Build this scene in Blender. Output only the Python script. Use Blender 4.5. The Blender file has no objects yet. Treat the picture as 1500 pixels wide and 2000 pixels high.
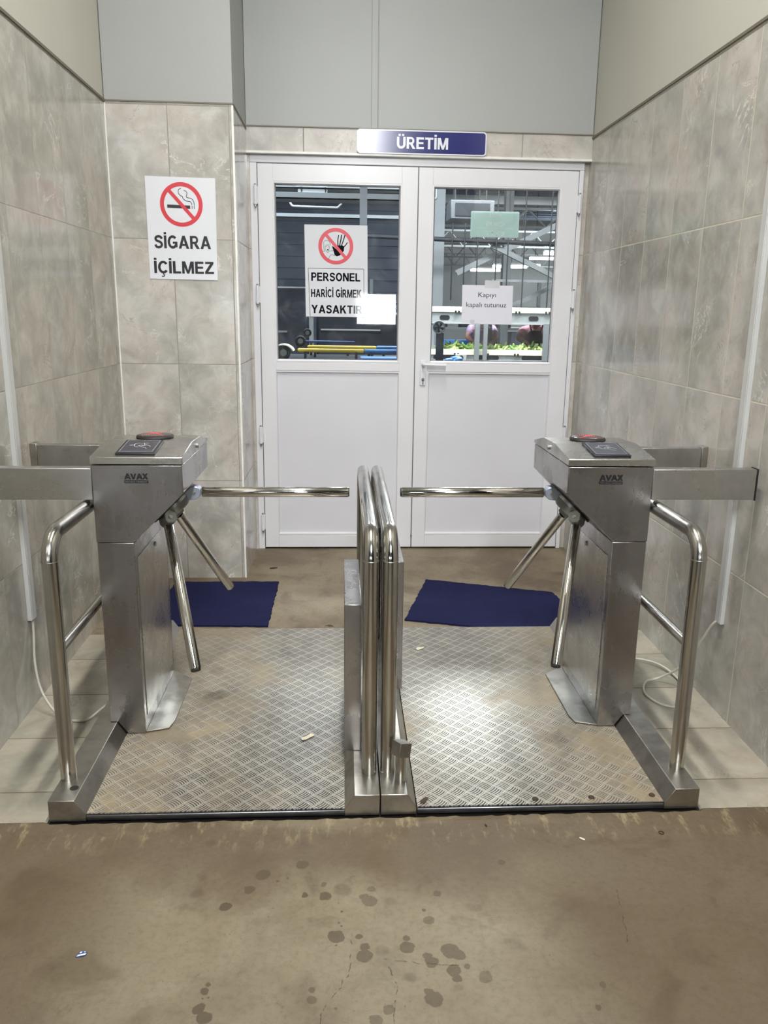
import bpy, bmesh, math, random
from mathutils import Vector, Matrix
from math import sin, cos, pi, radians, sqrt, atan2
random.seed(7)
scn = bpy.context.scene
COL = scn.collection

# ------------------------------------------------------------------ camera
def make_camera():
    yaw, pitch, roll = radians(3.47627627), radians(-13.8058367), radians(0.86388849)
    fw = Vector((sin(yaw)*cos(pitch), cos(yaw)*cos(pitch), sin(pitch)))
    rt = Vector((cos(yaw), -sin(yaw), 0)); up = rt.cross(fw)
    r2 = rt*cos(roll) + up*sin(roll); u2 = -rt*sin(roll) + up*cos(roll)
    cam = bpy.data.cameras.new('camera'); o = bpy.data.objects.new('camera', cam); COL.objects.link(o)
    m = Matrix((r2, u2, -fw)).transposed().to_4x4(); m.translation = Vector((0, 0, 1.42)); o.matrix_world = m
    cam.sensor_fit = 'HORIZONTAL'; cam.sensor_width = 36; cam.lens = 36*1584.814/1500
    cam.shift_x = (750-763.379)/1500; cam.shift_y = (997.123-1000)/1500
    cam.clip_start = 0.05; cam.clip_end = 200
    scn.camera = o
make_camera()

# ------------------------------------------------------------------ view, world, lights
scn.view_settings.view_transform = 'Standard'; scn.view_settings.look = 'None'
scn.view_settings.gamma = 1.0; scn.view_settings.use_curve_mapping = False
scn.view_settings.exposure = 0.0
w = bpy.data.worlds.new('world'); scn.world = w; w.use_nodes = True
w.node_tree.nodes['Background'].inputs[0].default_value = (0.75, 0.82, 0.9, 1)
w.node_tree.nodes['Background'].inputs[1].default_value = 0.3

def area(name, loc, sx, sy, power, col=(1, 1, 1), target=None, spread=180):
    l = bpy.data.lights.new(name, 'AREA'); l.spread = radians(spread); l.shape = 'RECTANGLE'; l.size = sx; l.size_y = sy; l.energy = power; l.color = col
    o = bpy.data.objects.new(name, l); COL.objects.link(o); o.location = loc
    d = (Vector(target) - Vector(loc)) if target else Vector((0, 0, -1))
    o.rotation_euler = d.to_track_quat('-Z', 'Y').to_euler()
    return o
area('light_passage', (0.12, 1.9, 4.80), 0.13, 2.2, 92, (1.0, 0.97, 0.92), None, 125)
area('light_lobby', (0.22, -2.2, 4.0), 0.32, 1.8, 61, (0.95, 0.98, 1.0), (0.1, 3.9, 0.7), 95)
area('light_hall_near', (2.2, 10.3, 4.4), 3.0, 1.0, 620, (0.93, 0.97, 1.0))
area('light_hall_left', (-1.5, 11.0, 4.6), 2.0, 1.0, 190, (0.74, 0.86, 1.0))
area('fill_hall_entry', (-0.2, 7.6, 4.9), 1.6, 0.5, 280, (0.93, 0.97, 1.0))  # added fill above the view, brightens the poles behind the left door
def fill_point(name, loc, power, col):  # point fill with no fixture, kept out of view
    l = bpy.data.lights.new(name, 'POINT'); l.energy = power; l.color = col; l.shadow_soft_size = 0.25
    o = bpy.data.objects.new(name, l); COL.objects.link(o); o.location = loc
area('fill_hall_side', (-3.0, 7.0, 4.3), 2.0, 1.0, 420, (0.78, 0.88, 1.0), (-0.3, 20, 2.4))  # added fill facing away from the doors, brightens the dark left part
fill_point('fill_hall_end', (10.3, 35.0, 3.4), 800, (0.95, 0.98, 1.0))  # added fill out of view, lifts the far end of the hall
fill_point('fill_hall_right', (5.05, 19.0, 3.2), 500, (0.95, 0.98, 1.0))  # added fill hidden between the direct and mirrored views
area('light_hall_far', (6.0, 22.0, 4.6), 5.0, 3.0, 900, (0.93, 0.97, 1.0))

# ------------------------------------------------------------------ material helpers
def srgb(r, g, b):
    f = lambda c: (c/255/12.92) if c/255 <= 0.04045 else ((c/255+0.055)/1.055)**2.4
    return (f(r), f(g), f(b), 1)

class NT:
    def __init__(s, name):
        s.m = bpy.data.materials.new(name); s.m.use_nodes = True
        s.t = s.m.node_tree; s.b = s.t.nodes['Principled BSDF']; s.out = s.t.nodes['Material Output']
    def n(s, ty, **kw):
        o = s.t.nodes.new(ty)
        for k, v in kw.items(): setattr(o, k, v)
        return o
    def link(s, a, b): s.t.links.new(a, b)
    def put(s, sock, v):
        if isinstance(v, bpy.types.NodeSocket): s.link(v, sock)
        else: sock.default_value = v
    def math(s, op, a, b=None, c=None, clamp=False):
        o = s.n('ShaderNodeMath', operation=op, use_clamp=clamp)
        s.put(o.inputs[0], a)
        if b is not None: s.put(o.inputs[1], b)
        if c is not None: s.put(o.inputs[2], c)
        return o.outputs[0]
    def vmath(s, op, a, b=None, idx=0):
        o = s.n('ShaderNodeVectorMath', operation=op); s.put(o.inputs[0], a)
        if b is not None: s.put(o.inputs[1], b)
        return o.outputs[idx]
    def pos(s):
        if not hasattr(s, '_p'): s._p = s.n('ShaderNodeNewGeometry').outputs['Position']
        return s._p
    def xyz(s, v):
        o = s.n('ShaderNodeSeparateXYZ'); s.link(v, o.inputs[0]); return o.outputs
    def comb(s, x, y, z):
        o = s.n('ShaderNodeCombineXYZ')
        for i, v in enumerate((x, y, z)): s.put(o.inputs[i], v)
        return o.outputs[0]
    def noise(s, vec, scale, detail=3, rough=0.55, dist=0.0, col=False):
        o = s.n('ShaderNodeTexNoise'); s.link(vec, o.inputs['Vector'])
        o.inputs['Scale'].default_value = scale; o.inputs['Detail'].default_value = detail
        o.inputs['Roughness'].default_value = rough; o.inputs['Distortion'].default_value = dist
        return o.outputs['Color' if col else 'Fac']
    def ramp(s, fac, stops, mode='LINEAR'):
        o = s.n('ShaderNodeValToRGB'); s.link(fac, o.inputs[0]); e = o.color_ramp.elements
        o.color_ramp.interpolation = mode
        while len(e) < len(stops): e.new(0.5)
        for i, (p, c) in enumerate(stops):
            e[i].position = p; e[i].color = c if len(c) == 4 else (*c, 1)
        return o.outputs[0]
    def mix(s, f, a, b, mode='MIX'):
        o = s.n('ShaderNodeMix', data_type='RGBA', blend_type=mode)
        s.put(o.inputs[0], f); s.put(o.inputs[6], a); s.put(o.inputs[7], b); return o.outputs[2]
    def smooth(s, v, lo, hi, tlo=0.0, thi=1.0):
        o = s.n('ShaderNodeMapRange', interpolation_type='SMOOTHSTEP'); s.put(o.inputs[0], v)
        o.inputs[1].default_value = lo; o.inputs[2].default_value = hi; o.inputs[3].default_value = tlo; o.inputs[4].default_value = thi
        return o.outputs[0]
    def bump(s, h, dist, strength=1.0):
        o = s.n('ShaderNodeBump'); o.inputs['Distance'].default_value = dist; o.inputs['Strength'].default_value = strength
        s.link(h, o.inputs['Height']); s.link(o.outputs[0], s.b.inputs['Normal'])
    def set(s, **kw):
        for k, v in kw.items(): s.put(s.b.inputs[k.replace('_', ' ')], v)
        return s

BW = lambda v: (v, v, v, 1)

def plain(name, col, rough=0.5, metal=0.0, var=0.06, scale=12.0, emit=None, es=0.0):
    t = NT(name); n = t.noise(t.pos(), scale, 3)
    dark = tuple(c*(1-var*2) for c in col[:3]) + (1,); lite = tuple(min(1, c*(1+var)) for c in col[:3]) + (1,)
    t.set(Base_Color=t.ramp(n, [(0.3, dark), (0.7, lite)]), Roughness=rough, Metallic=metal)
    if emit: t.set(Emission_Color=emit, Emission_Strength=es)
    return t.m

def steel(name, base=(0.56, 0.55, 0.53), rough=0.26, axis='Z', stain=0.35):
    """brushed stainless steel, streaks along the given axis"""
    t = NT(name); p = t.pos(); x, y, z = t.xyz(p)
    k = {'Z': (70, 70, 1.5), 'X': (1.5, 70, 70), 'Y': (70, 1.5, 70)}[axis]
    v = t.comb(t.math('MULTIPLY', x, k[0]), t.math('MULTIPLY', y, k[1]), t.math('MULTIPLY', z, k[2]))
    streak = t.noise(v, 1.0, 2)
    blotch = t.noise(p, 7, 4, 0.6); fine = t.noise(p, 45, 3, 0.7)
    c1 = tuple(base)+(1,); c0 = tuple(c*(1-stain*0.55) for c in base)+(1,)
    col = t.mix(t.smooth(blotch, 0.4, 0.68), c1, c0)
    r = t.math('ADD', t.math('MULTIPLY', streak, 0.08), t.math('MULTIPLY', t.smooth(blotch, 0.35, 0.7), 0.12))
    t.set(Base_Color=col, Metallic=1.0, Roughness=t.math('ADD', r, rough-0.08))
    return t.m

def tile(name, axis, u0, du, z0, dz, grout, gw=0.0028, tint=(1, 1, 1), rough=0.13, gstr=1.0):
    """large mottled grey-beige porcelain tiles with veins; u runs along axis"""
    t = NT(name); p = t.pos(); x, y, z = t.xyz(p)
    if axis == 'F': u, v2 = x, y
    else: u, v2 = (x if axis == 'X' else y), z
    a = t.math('DIVIDE', t.math('SUBTRACT', u, u0), du); b = t.math('DIVIDE', t.math('SUBTRACT', v2, z0), dz)
    fa, fb = t.math('FRACT', a), t.math('FRACT', b)
    ia, ib = t.math('FLOOR', a), t.math('FLOOR', b)
    ea = t.math('MULTIPLY', t.math('MINIMUM', fa, t.math('SUBTRACT', 1.0, fa)), du)
    eb = t.math('MULTIPLY', t.math('MINIMUM', fb, t.math('SUBTRACT', 1.0, fb)), dz)
    g = t.smooth(t.math('MINIMUM', ea, eb), gw*0.45, gw*0.8, 1.0, 0.0)
    off = t.comb(t.math('MULTIPLY', ia, 3.71), t.math('MULTIPLY', ib, 5.13), t.math('MULTIPLY', ia, 1.37))
    q = t.vmath('ADD', p, off)
    big = t.noise(q, 2.3, 5, 0.55, 0.3); mid = t.noise(q, 8.5, 5, 0.62, 0.5); fine = t.noise(q, 30, 4, 0.7)
    T = lambda r, g_, b_: tuple(min(1, c*k*j) for c, k, j in zip(srgb(r, g_, b_)[:3], tint, (1.16, 1.18, 1.22))) + (1,)
    c = t.ramp(big, [(0.32, T(148, 145, 136)), (0.48, T(166, 162, 152)), (0.58, T(176, 167, 156)), (0.72, T(184, 180, 170))])
    c = t.mix(t.smooth(mid, 0.45, 0.72, 0, 0.55), c, T(196, 193, 185))
    c = t.mix(t.smooth(mid, 0.5, 0.3, 0, 0.4), c, T(136, 131, 121))
    # pale ragged veins: ridged noise, present only in patches
    n1 = t.noise(q, 4.2, 6, 0.62, 0.9)
    ridge = t.math('ABSOLUTE', t.math('SUBTRACT', n1, 0.5))
    vein = t.math('MULTIPLY', t.smooth(ridge, 0.012, 0.0), t.smooth(t.noise(q, 3.1, 2), 0.53, 0.66))
    c = t.mix(t.math('MULTIPLY', vein, 0.75), c, T(214, 211, 203))
    dk = t.math('MULTIPLY', t.smooth(t.math('ABSOLUTE', t.math('SUBTRACT', t.noise(q, 3.3, 6, 0.65, 0.7), 0.47)), 0.007, 0.0), t.smooth(big, 0.5, 0.62))
    c = t.mix(t.math('MULTIPLY', dk, 0.45), c, T(112, 106, 98))
    c = t.mix(t.smooth(fine, 0.58, 0.75, 0, 0.25), c, T(205, 202, 194))
    c = t.mix(t.math('MULTIPLY', g, gstr), c, grout)
    t.set(Base_Color=c, Roughness=t.math('ADD', rough, t.math('ADD', t.math('MULTIPLY', g, 0.5), t.math('MULTIPLY', fine, 0.05))), Specular_IOR_Level=0.5)
    t.bump(t.math('ADD', t.math('MULTIPLY', g, -1.0), t.math('MULTIPLY', mid, 0.12)), 0.0012, 0.6)
    return t.m

STAINS = [(-0.361,1.961,0.014,0.4),(-0.206,1.828,0.019,0.7),(-0.235,1.772,0.014,0.8),(-0.365,1.764,0.016,0.4),(-0.287,1.715,0.015,1),(-0.108,1.863,0.017,0.7),(-0.049,1.976,0.013,0.3),(-0.043,1.743,0.016,0.9),(-0.001,1.765,0.024,0.45),(-0.047,1.784,0.0071,0.7),(-0.093,1.748,0.009,1),(0.072,1.762,0.011,0.6),(0.067,1.72,0.019,0.7),(0.053,1.735,0.011,0.7),(0.117,1.718,0.014,0.4),(0.237,1.741,0.01,0.7),(0.421,1.853,0.01,0.7),(0.206,1.65,0.013,0.7),(0.197,1.685,0.005,0.9),(0.268,1.654,0.01,0.4),(-0.015,1.606,0.02,0.9),(0.039,1.603,0.0091,0.9),(0.049,1.545,0.018,0.85),(0.05,1.571,0.011,0.85),(0.088,1.558,0.017,0.35),(0.148,1.567,0.018,0.85),(0.147,1.595,0.009,0.85),(0.2,1.521,0.016,0.85),(0.192,1.54,0.01,0.8),(0.246,1.552,0.022,0.8),(0.264,1.539,0.016,0.8),(0.278,1.506,0.0071,0.8),(0.246,1.495,0.017,0.85),(0.251,1.472,0.011,0.85),(0.249,1.449,0.01,0.35),(0.148,1.48,0.013,0.5),(0.314,1.473,0.016,0.6),(-0.067,1.455,0.008,0.75),(-0.064,1.428,0.011,0.7),(0.194,1.42,0.02,0.85),(0.184,1.439,0.01,0.8),(0.097,1.399,0.013,0.7),(0.069,1.372,0.014,0.7),(-0.015,1.403,0.004,0.7),(-0.291,1.478,0.007,0.9),(-0.295,1.46,0.0091,0.95),(-0.299,1.416,0.013,0.95),(-0.285,1.393,0.017,0.95),(0.538,1.385,0.0081,0.8),(0.567,1.442,0.008,0.7),(0.786,1.424,0.0071,0.5),(-0.167,1.8,0.004,0.9),(-0.14,1.81,0.004,0.8),(-0.01,1.649,0.003,1),(-0.004,1.638,0.003,1),(-0.015,1.578,0.003,1),(-0.003,1.686,0.004,1),(-0.283,1.443,0.003,1),(-0.297,1.442,0.003,1)]
CRACKS = [[(0.021,1.615),(0.018,1.549),(0.012,1.487),(0.0,1.48),(-0.003,1.457),(-0.032,1.424),(-0.044,1.393),(-0.049,1.34)],
          [(0.103,1.509),(0.118,1.452),(0.111,1.412),(0.103,1.34)], [(0.093,1.534),(0.184,1.517),(0.264,1.509)], [(0.695,1.732),(0.664,1.561)]]

def concrete(name, marks):
    t = NT(name); p = t.pos(); x, y, z = t.xyz(p)
    n1 = t.noise(p, 1.7, 5, 0.55, 0.6); n2 = t.noise(p, 6, 5, 0.6, 0.6); n3 = t.noise(p, 60, 4, 0.7)
    c = t.ramp(n1, [(0.35, srgb(134, 118, 94)), (0.5, srgb(158, 145, 118)), (0.66, srgb(176, 165, 140))])
    c = t.mix(t.smooth(n2, 0.48, 0.7, 0, 0.45), c, srgb(182, 172, 148))
    c = t.mix(t.smooth(n2, 0.48, 0.3, 0, 0.65), c, srgb(108, 92, 68))
    c = t.mix(t.smooth(t.noise(p, 2.9, 6, 0.68, 0.9), 0.52, 0.66, 0, 0.45), c, srgb(120, 104, 80))
    if marks:
        # brown trodden band in front of the platform, paler floor nearer the camera and in the middle
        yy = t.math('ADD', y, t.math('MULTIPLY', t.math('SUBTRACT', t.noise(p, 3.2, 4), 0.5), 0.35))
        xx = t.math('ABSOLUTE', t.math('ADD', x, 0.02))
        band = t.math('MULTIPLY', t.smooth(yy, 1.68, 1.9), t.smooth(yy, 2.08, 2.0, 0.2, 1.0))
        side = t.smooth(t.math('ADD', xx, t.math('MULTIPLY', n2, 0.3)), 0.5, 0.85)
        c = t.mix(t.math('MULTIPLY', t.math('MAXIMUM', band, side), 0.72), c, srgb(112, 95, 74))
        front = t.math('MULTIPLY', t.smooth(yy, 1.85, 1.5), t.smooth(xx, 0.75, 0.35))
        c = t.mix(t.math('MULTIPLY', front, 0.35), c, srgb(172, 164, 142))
        # pale scuffs close to the platform edge
        sv = t.comb(t.math('MULTIPLY', x, 30.0), t.math('MULTIPLY', y, 9.0), 0.0)
        sc = t.math('MULTIPLY', t.smooth(t.noise(sv, 1.0, 4, 0.7), 0.52, 0.68), t.smooth(y, 1.9, 2.03))
        c = t.mix(t.math('MULTIPLY', sc, 0.6), c, srgb(205, 190, 150))
        gr = t.math('MULTIPLY', t.smooth(t.noise(p, 24, 5, 0.75, 0.8), 0.55, 0.70), t.smooth(t.noise(p, 2.6, 3), 0.45, 0.62))
        c = t.mix(t.math('MULTIPLY', gr, 0.4), c, srgb(104, 88, 66))
        sv2 = t.comb(t.math('MULTIPLY', t.math('ADD', x, y), 9.0), t.math('MULTIPLY', t.math('SUBTRACT', x, y), 70.0), 0.0)
        sc2 = t.math('MULTIPLY', t.smooth(t.noise(sv2, 1.0, 3, 0.6), 0.66, 0.72), t.smooth(t.noise(p, 3.7, 3), 0.5, 0.62))
        c = t.mix(t.math('MULTIPLY', sc2, 0.5), c, srgb(98, 82, 60))
        # drops
        warp = t.vmath('SCALE', t.vmath('SUBTRACT', t.noise(p, 38, 3, 0.6, 0, True), (0.5, 0.5, 0.5)))
        warp.node.inputs['Scale'].default_value = 0.016
        q = t.vmath('ADD', p, warp)
        acc = None
        for (sx, sy, r, s) in STAINS:
            d = t.vmath('DISTANCE', q, (sx, sy, 0.0), 1)
            v = t.smooth(t.math('SUBTRACT', d, r), 0.0012 if s > 0.5 else 0.006, -0.0012 if s > 0.5 else -0.006, 0.0, s)
            acc = v if acc is None else t.math('MAXIMUM', acc, v)
        c = t.mix(t.math('MULTIPLY', acc, 0.78), c, srgb(92, 78, 58))
        cr = None
        for pl in CRACKS:
            for A, B in zip(pl[:-1], pl[1:]):
                ab = (B[0]-A[0], B[1]-A[1], 0.0); L2 = ab[0]**2+ab[1]**2
                pa = t.vmath('SUBTRACT', t.vmath('ADD', p, warp), (A[0], A[1], 0.0))
                h = t.math('DIVIDE', t.vmath('DOT_PRODUCT', pa, ab, 1), L2, clamp=True)
                pr = t.vmath('SCALE', ab); t.link(h, pr.node.inputs['Scale'])
                d = t.vmath('LENGTH', t.vmath('SUBTRACT', pa, pr), None, 1)
                cr = d if cr is None else t.math('MINIMUM', cr, d)
        cl = t.math('MULTIPLY', t.smooth(cr, 0.0021, 0.0006), t.smooth(n3, 0.30, 0.42))
        c = t.mix(t.math('MULTIPLY', cl, 0.7), c, srgb(72, 58, 40))
        # small dark specks and scratches
        spk = t.math('MULTIPLY', t.smooth(t.noise(p, 150, 2, 0.5), 0.67, 0.72), t.smooth(n2, 0.4, 0.6))
        c = t.mix(t.math('MULTIPLY', spk, 0.55), c, srgb(88, 72, 52))
    c = t.mix(t.smooth(n3, 0.42, 0.68, 0, 0.22), c, srgb(96, 84, 64))
    c = t.mix(1.0, c, (0.585, 0.575, 0.57, 1) if marks else (0.62, 0.60, 0.60, 1), 'MULTIPLY')
    t.set(Base_Color=c, Roughness=t.ramp(n2, [(0.3, BW(0.42)), (0.7, BW(0.62))]), Specular_IOR_Level=0.35)
    t.bump(t.math('ADD', t.math('MULTIPLY', n2, 1.0), t.math('MULTIPLY', n3, 0.3)), 0.003, 0.35)
    return t.m

def chequer(name, wear_x, cellsize=0.0405):
    """five-bar aluminium tread plate, partly under trodden dust"""
    t = NT(name); p = t.pos(); x, y, z = t.xyz(p)
    s = sqrt(0.5)/cellsize
    u = t.math('MULTIPLY', t.math('ADD', x, y), s); v = t.math('MULTIPLY', t.math('SUBTRACT', x, y), s)
    iu, iv = t.math('FLOOR', u), t.math('FLOOR', v)
    par = t.math('FLOORED_MODULO', t.math('ADD', iu, iv), 2.0)
    fu, fv = t.math('FRACT', u), t.math('FRACT', v)
    def lerp(f, a, b): return t.math('ADD', t.math('MULTIPLY', a, t.math('SUBTRACT', 1.0, f)), t.math('MULTIPLY', b, f))
    A = lerp(par, fu, fv); B = lerp(par, fv, fu)
    Bc = t.math('SUBTRACT', B, 0.5)
    A2 = t.math('ADD', A, t.math('MULTIPLY', t.math('MULTIPLY', Bc, Bc), 0.42))
    k = t.math('MULTIPLY', t.math('SUBTRACT', A2, 0.05), 5.2)
    bar = t.math('ABSOLUTE', t.math('SUBTRACT', t.math('FRACT', k), 0.5))
    bar = t.smooth(bar, 0.34, 0.20)
    mask = t.math('MULTIPLY', t.smooth(t.math('ABSOLUTE', Bc), 0.45, 0.38), t.math('MULTIPLY', t.smooth(k, 0.0, 0.1), t.smooth(k, 5.0, 4.9)))
    h = t.math('MULTIPLY', bar, mask)
    n1 = t.noise(p, 3.2, 5, 0.6, 0.4); n2 = t.noise(p, 14, 4, 0.65); n3 = t.noise(p, 90, 3, 0.7)
    # dust collects at the sides of the walkway; feet keep the line in front of the gap bright
    dx = t.math('ABSOLUTE', t.math('SUBTRACT', x, wear_x))
    clean = t.smooth(t.math('ADD', dx, t.math('MULTIPLY', t.math('SUBTRACT', n1, 0.5), 0.8)), 0.42, 0.06)
    dust = t.math('SUBTRACT', 1.0, t.math('MULTIPLY', clean, 0.95), clamp=True)
    dust = t.math('MULTIPLY', dust, t.math('SUBTRACT', 1.0, t.math('MULTIPLY', h, 0.45)))
    caked = t.math('MULTIPLY', t.smooth(t.noise(p, 4.5, 5, 0.65, 0.5), 0.47, 0.60), t.math('SUBTRACT', 1.0, clean))
    dust = t.math('ADD', t.math('MULTIPLY', dust, 0.8), t.smooth(n2, 0.5, 0.7, 0, 0.2), clamp=True)
    metal = t.ramp(n2, [(0.3, srgb(166, 162, 153)), (0.7, srgb(202, 199, 190))])
    metal = t.mix(t.math('MULTIPLY', t.math('SUBTRACT', 1.0, h), t.math('MULTIPLY', mask, 0.95)), metal, srgb(58, 52, 44))  # shade in the grooves between bars, painted into the metal colour
    dcol = t.ramp(n1, [(0.3, srgb(128, 116, 96)), (0.7, srgb(164, 152, 130))])
    dcol = t.mix(t.math('MULTIPLY', t.math('SUBTRACT', 1.0, h), t.math('MULTIPLY', mask, 0.5)), dcol, srgb(80, 70, 54))  # weaker painted groove shade in the dust colour
    c = t.mix(t.math('MULTIPLY', dust, 0.9), metal, dcol)
    c = t.mix(t.math('MULTIPLY', caked, 0.85), c, t.ramp(n1, [(0.3, srgb(122, 108, 86)), (0.7, srgb(158, 146, 122))]))
    def blot(bx, by, r, st, c):
        q = t.vmath('ADD', p, t.vmath('SCALE', t.vmath('SUBTRACT', t.noise(p, 22, 3, 0.6, 0, True), (0.5, 0.5, 0.5))))
        q.node.inputs[1].links[0].from_node.inputs['Scale'].default_value = 0.05
        d = t.vmath('DISTANCE', q, (bx, by, 0.022), 1)
        return t.mix(t.smooth(d, r, r*0.35, 0, st), c, srgb(84, 72, 56))
    for b in ([(-0.47, 2.80, 0.055, 0.55), (-0.50, 3.02, 0.05, 0.35), (-0.52, 2.62, 0.06, 0.25)] if wear_x < 0.1 else [(0.72, 2.45, 0.06, 0.35), (0.62, 3.0, 0.05, 0.25), (0.7, 2.28, 0.05, 0.25)]):
        c = blot(*b, c)
    t.set(Base_Color=c, Metallic=t.math('MULTIPLY', t.math('SUBTRACT', 1.0, dust, clamp=True), 0.6), Roughness=t.math('ADD', 0.34, t.math('MULTIPLY', dust, 0.3)))
    t.bump(t.math('ADD', t.math('MULTIPLY', h, t.math('SUBTRACT', 1.0, t.math('MAXIMUM', t.math('MULTIPLY', dust, 0.35), t.math('MULTIPLY', caked, 0.85)))), t.math('MULTIPLY', n3, 0.1)), 0.0024, 1.0)
    return t.m

def glassmat(name):
    t = NT(name); t.t.nodes.remove(t.b)
    tr = t.n('ShaderNodeBsdfTransparent'); tr.inputs[0].default_value = (0.90, 0.94, 0.93, 1)
    gl = t.n('ShaderNodeBsdfGlossy'); gl.inputs['Roughness'].default_value = 0.015; gl.inputs[0].default_value = (1, 1, 1, 1)
    fr = t.n('ShaderNodeFresnel'); fr.inputs[0].default_value = 1.5
    k = t.math('MULTIPLY', fr.outputs[0], 1.7, clamp=True)
    # greasy smears scatter a little
    df = t.n('ShaderNodeBsdfDiffuse'); df.inputs[0].default_value = (0.8, 0.85, 0.9, 1)
    mx = t.n('ShaderNodeMixShader'); t.link(k, mx.inputs[0]); t.link(tr.outputs[0], mx.inputs[1]); t.link(gl.outputs[0], mx.inputs[2])
    sm = t.smooth(t.noise(t.pos(), 5, 5, 0.7, 1.0), 0.45, 0.8, 0.01, 0.10)
    m2 = t.n('ShaderNodeMixShader'); t.link(sm, m2.inputs[0]); t.link(mx.outputs[0], m2.inputs[1]); t.link(df.outputs[0], m2.inputs[2])
    t.link(m2.outputs[0], t.out.inputs[0]); return t.m

def rugmat(name, col):
    t = NT(name); p = t.pos(); n = t.noise(p, 420, 2, 0.6); n2 = t.noise(p, 9, 4)
    c = t.ramp(n, [(0.3, tuple(k*0.55 for k in col[:3])+(1,)), (0.7, tuple(min(1, k*1.45) for k in col[:3])+(1,))])
    lint = t.smooth(t.noise(p, 120, 3, 0.7, 1.0), 0.74, 0.79)
    c = t.mix(t.math('MULTIPLY', lint, 0.45), c, srgb(130, 130, 150))
    c = t.mix(t.smooth(n2, 0.45, 0.7, 0, 0.25), c, srgb(40, 44, 78))
    t.set(Base_Color=c, Roughness=0.95, Specular_IOR_Level=0.1); t.bump(n, 0.004, 0.8); return t.m

M = {}
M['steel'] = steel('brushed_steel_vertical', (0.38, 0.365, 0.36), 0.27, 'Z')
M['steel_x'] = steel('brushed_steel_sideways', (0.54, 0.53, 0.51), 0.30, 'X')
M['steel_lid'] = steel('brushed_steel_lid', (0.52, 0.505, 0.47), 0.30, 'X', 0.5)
M['steel_base'] = steel('scuffed_base_steel', (0.44, 0.42, 0.38), 0.36, 'Y', 0.7)
M['tube'] = steel('polished_tube_steel', (0.52, 0.505, 0.47), 0.17, 'Z', 0.25)
M['arm'] = steel('polished_arm_steel', (0.62, 0.60, 0.56), 0.11, 'X', 0.12)
M['cast'] = plain('cast_metal', srgb(158, 160, 158), 0.38, 0.8)
M['zinc'] = plain('bluish_zinc_lug', srgb(176, 184, 200), 0.35, 0.6)
M['black'] = plain('black_plastic', srgb(22, 22, 24), 0.35)
M['rubber'] = plain('black_rubber', srgb(30, 28, 26), 0.6)
M['reader'] = plain('reader_face', srgb(48, 48, 58), 0.3)
M['reader_edge'] = plain('reader_edge', srgb(28, 28, 34), 0.4)
M['gline'] = plain('reader_white_print', srgb(205, 205, 215), 0.5)
M['disp'] = plain('indicator_dome', srgb(66, 52, 52), 0.12)
M['red_led'] = plain('red_led', srgb(220, 70, 70), 0.4, emit=srgb(255, 60, 70), es=0.7)
M['concrete'] = concrete('worn_concrete', True)
M['concrete_in'] = concrete('threshold_concrete', False)
M['paint'] = plain('painted_wall', srgb(199, 197, 186), 0.55, var=0.012, scale=3)
M['paint_cool'] = plain('painted_panel_wall', srgb(164, 166, 164), 0.4, var=0.01, scale=3)
M['ceil'] = plain('ceiling_paint', srgb(225, 225, 220), 0.7, var=0.01)
M['trim_dark'] = plain('wall_joint_profile', srgb(118, 112, 98), 0.5)
M['trim_white'] = plain('white_corner_profile', srgb(238, 237, 232), 0.3)
M['pvc'] = plain('white_pvc', srgb(224, 224, 228), 0.28, var=0.012, scale=4)
M['pvc_panel'] = plain('white_pvc_panel', srgb(216, 216, 222), 0.22, var=0.015, scale=3)
M['seal'] = plain('grey_door_seal', srgb(96, 96, 100), 0.6)
M['shadow_gap'] = plain('gap_shade_black', srgb(30, 27, 24), 0.8)  # near-black colour standing for shade inside gaps, recess and openings
M['glass'] = glassmat('door_glass')
M['trunk'] = plain('cable_trunking_plastic', srgb(198, 199, 197), 0.35, var=0.02)
M['cable'] = plain('white_cable', srgb(196, 192, 178), 0.45)
M['sheet'] = plain('sign_white', srgb(226, 228, 234), 0.22, var=0.008)
M['laminate'] = plain('laminated_sign_white', srgb(222, 224, 230), 0.05, var=0.008)
M['ink_gloss'] = plain('laminated_sign_black', srgb(26, 26, 32), 0.05, var=0.0)
M['paper'] = plain('paper_white', srgb(222, 222, 232), 0.6, var=0.01)
M['red'] = plain('sign_red', srgb(214, 66, 76), 0.3, var=0.02)
M['ink'] = plain('sign_black', srgb(26, 26, 32), 0.4, var=0.0)
M['navy'] = plain('sign_navy', srgb(38, 42, 112), 0.16, var=0.02)
M['mat'] = rugmat('navy_mat_pile', srgb(32, 35, 70))
M['exit'] = plain('exit_sign_teal', srgb(208, 230, 225), 0.4, var=0.02)
M['exit_pale'] = plain('exit_sign_pale', srgb(238, 246, 244), 0.4)
M['edge'] = steel('dull_edge_steel', (0.24, 0.25, 0.28), 0.35, 'X')
M['plate_l'] = chequer('tread_plate_left', -0.12); M['plate_r'] = chequer('tread_plate_right', 0.42)
M['tile_r'] = tile('tiles_right_wall', 'Y', 2.89-0.315*12, 0.315, 1.142-0.605*2, 0.605, srgb(206, 200, 182), 0.0042)
M['tile_l'] = tile('tiles_left_wall', 'Y', 3.249-0.308*12, 0.308, 1.142-0.605*2, 0.605, srgb(150, 145, 130), 0.0028, (0.95, 0.95, 0.92), gstr=0.5)
M['tile_p'] = tile('tiles_pillar', 'X', -0.835-0.29*3, 0.29, 1.142-0.605*2, 0.605, srgb(150, 146, 138), 0.0034, (1.03, 1.03, 1.04))
M['tile_ps'] = tile('tiles_pillar_side', 'Y', 4.79-0.9, 0.45, 1.142-0.605*2, 0.605, srgb(150, 146, 138), 0.0034, (1.03, 1.03, 1.04))
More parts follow.
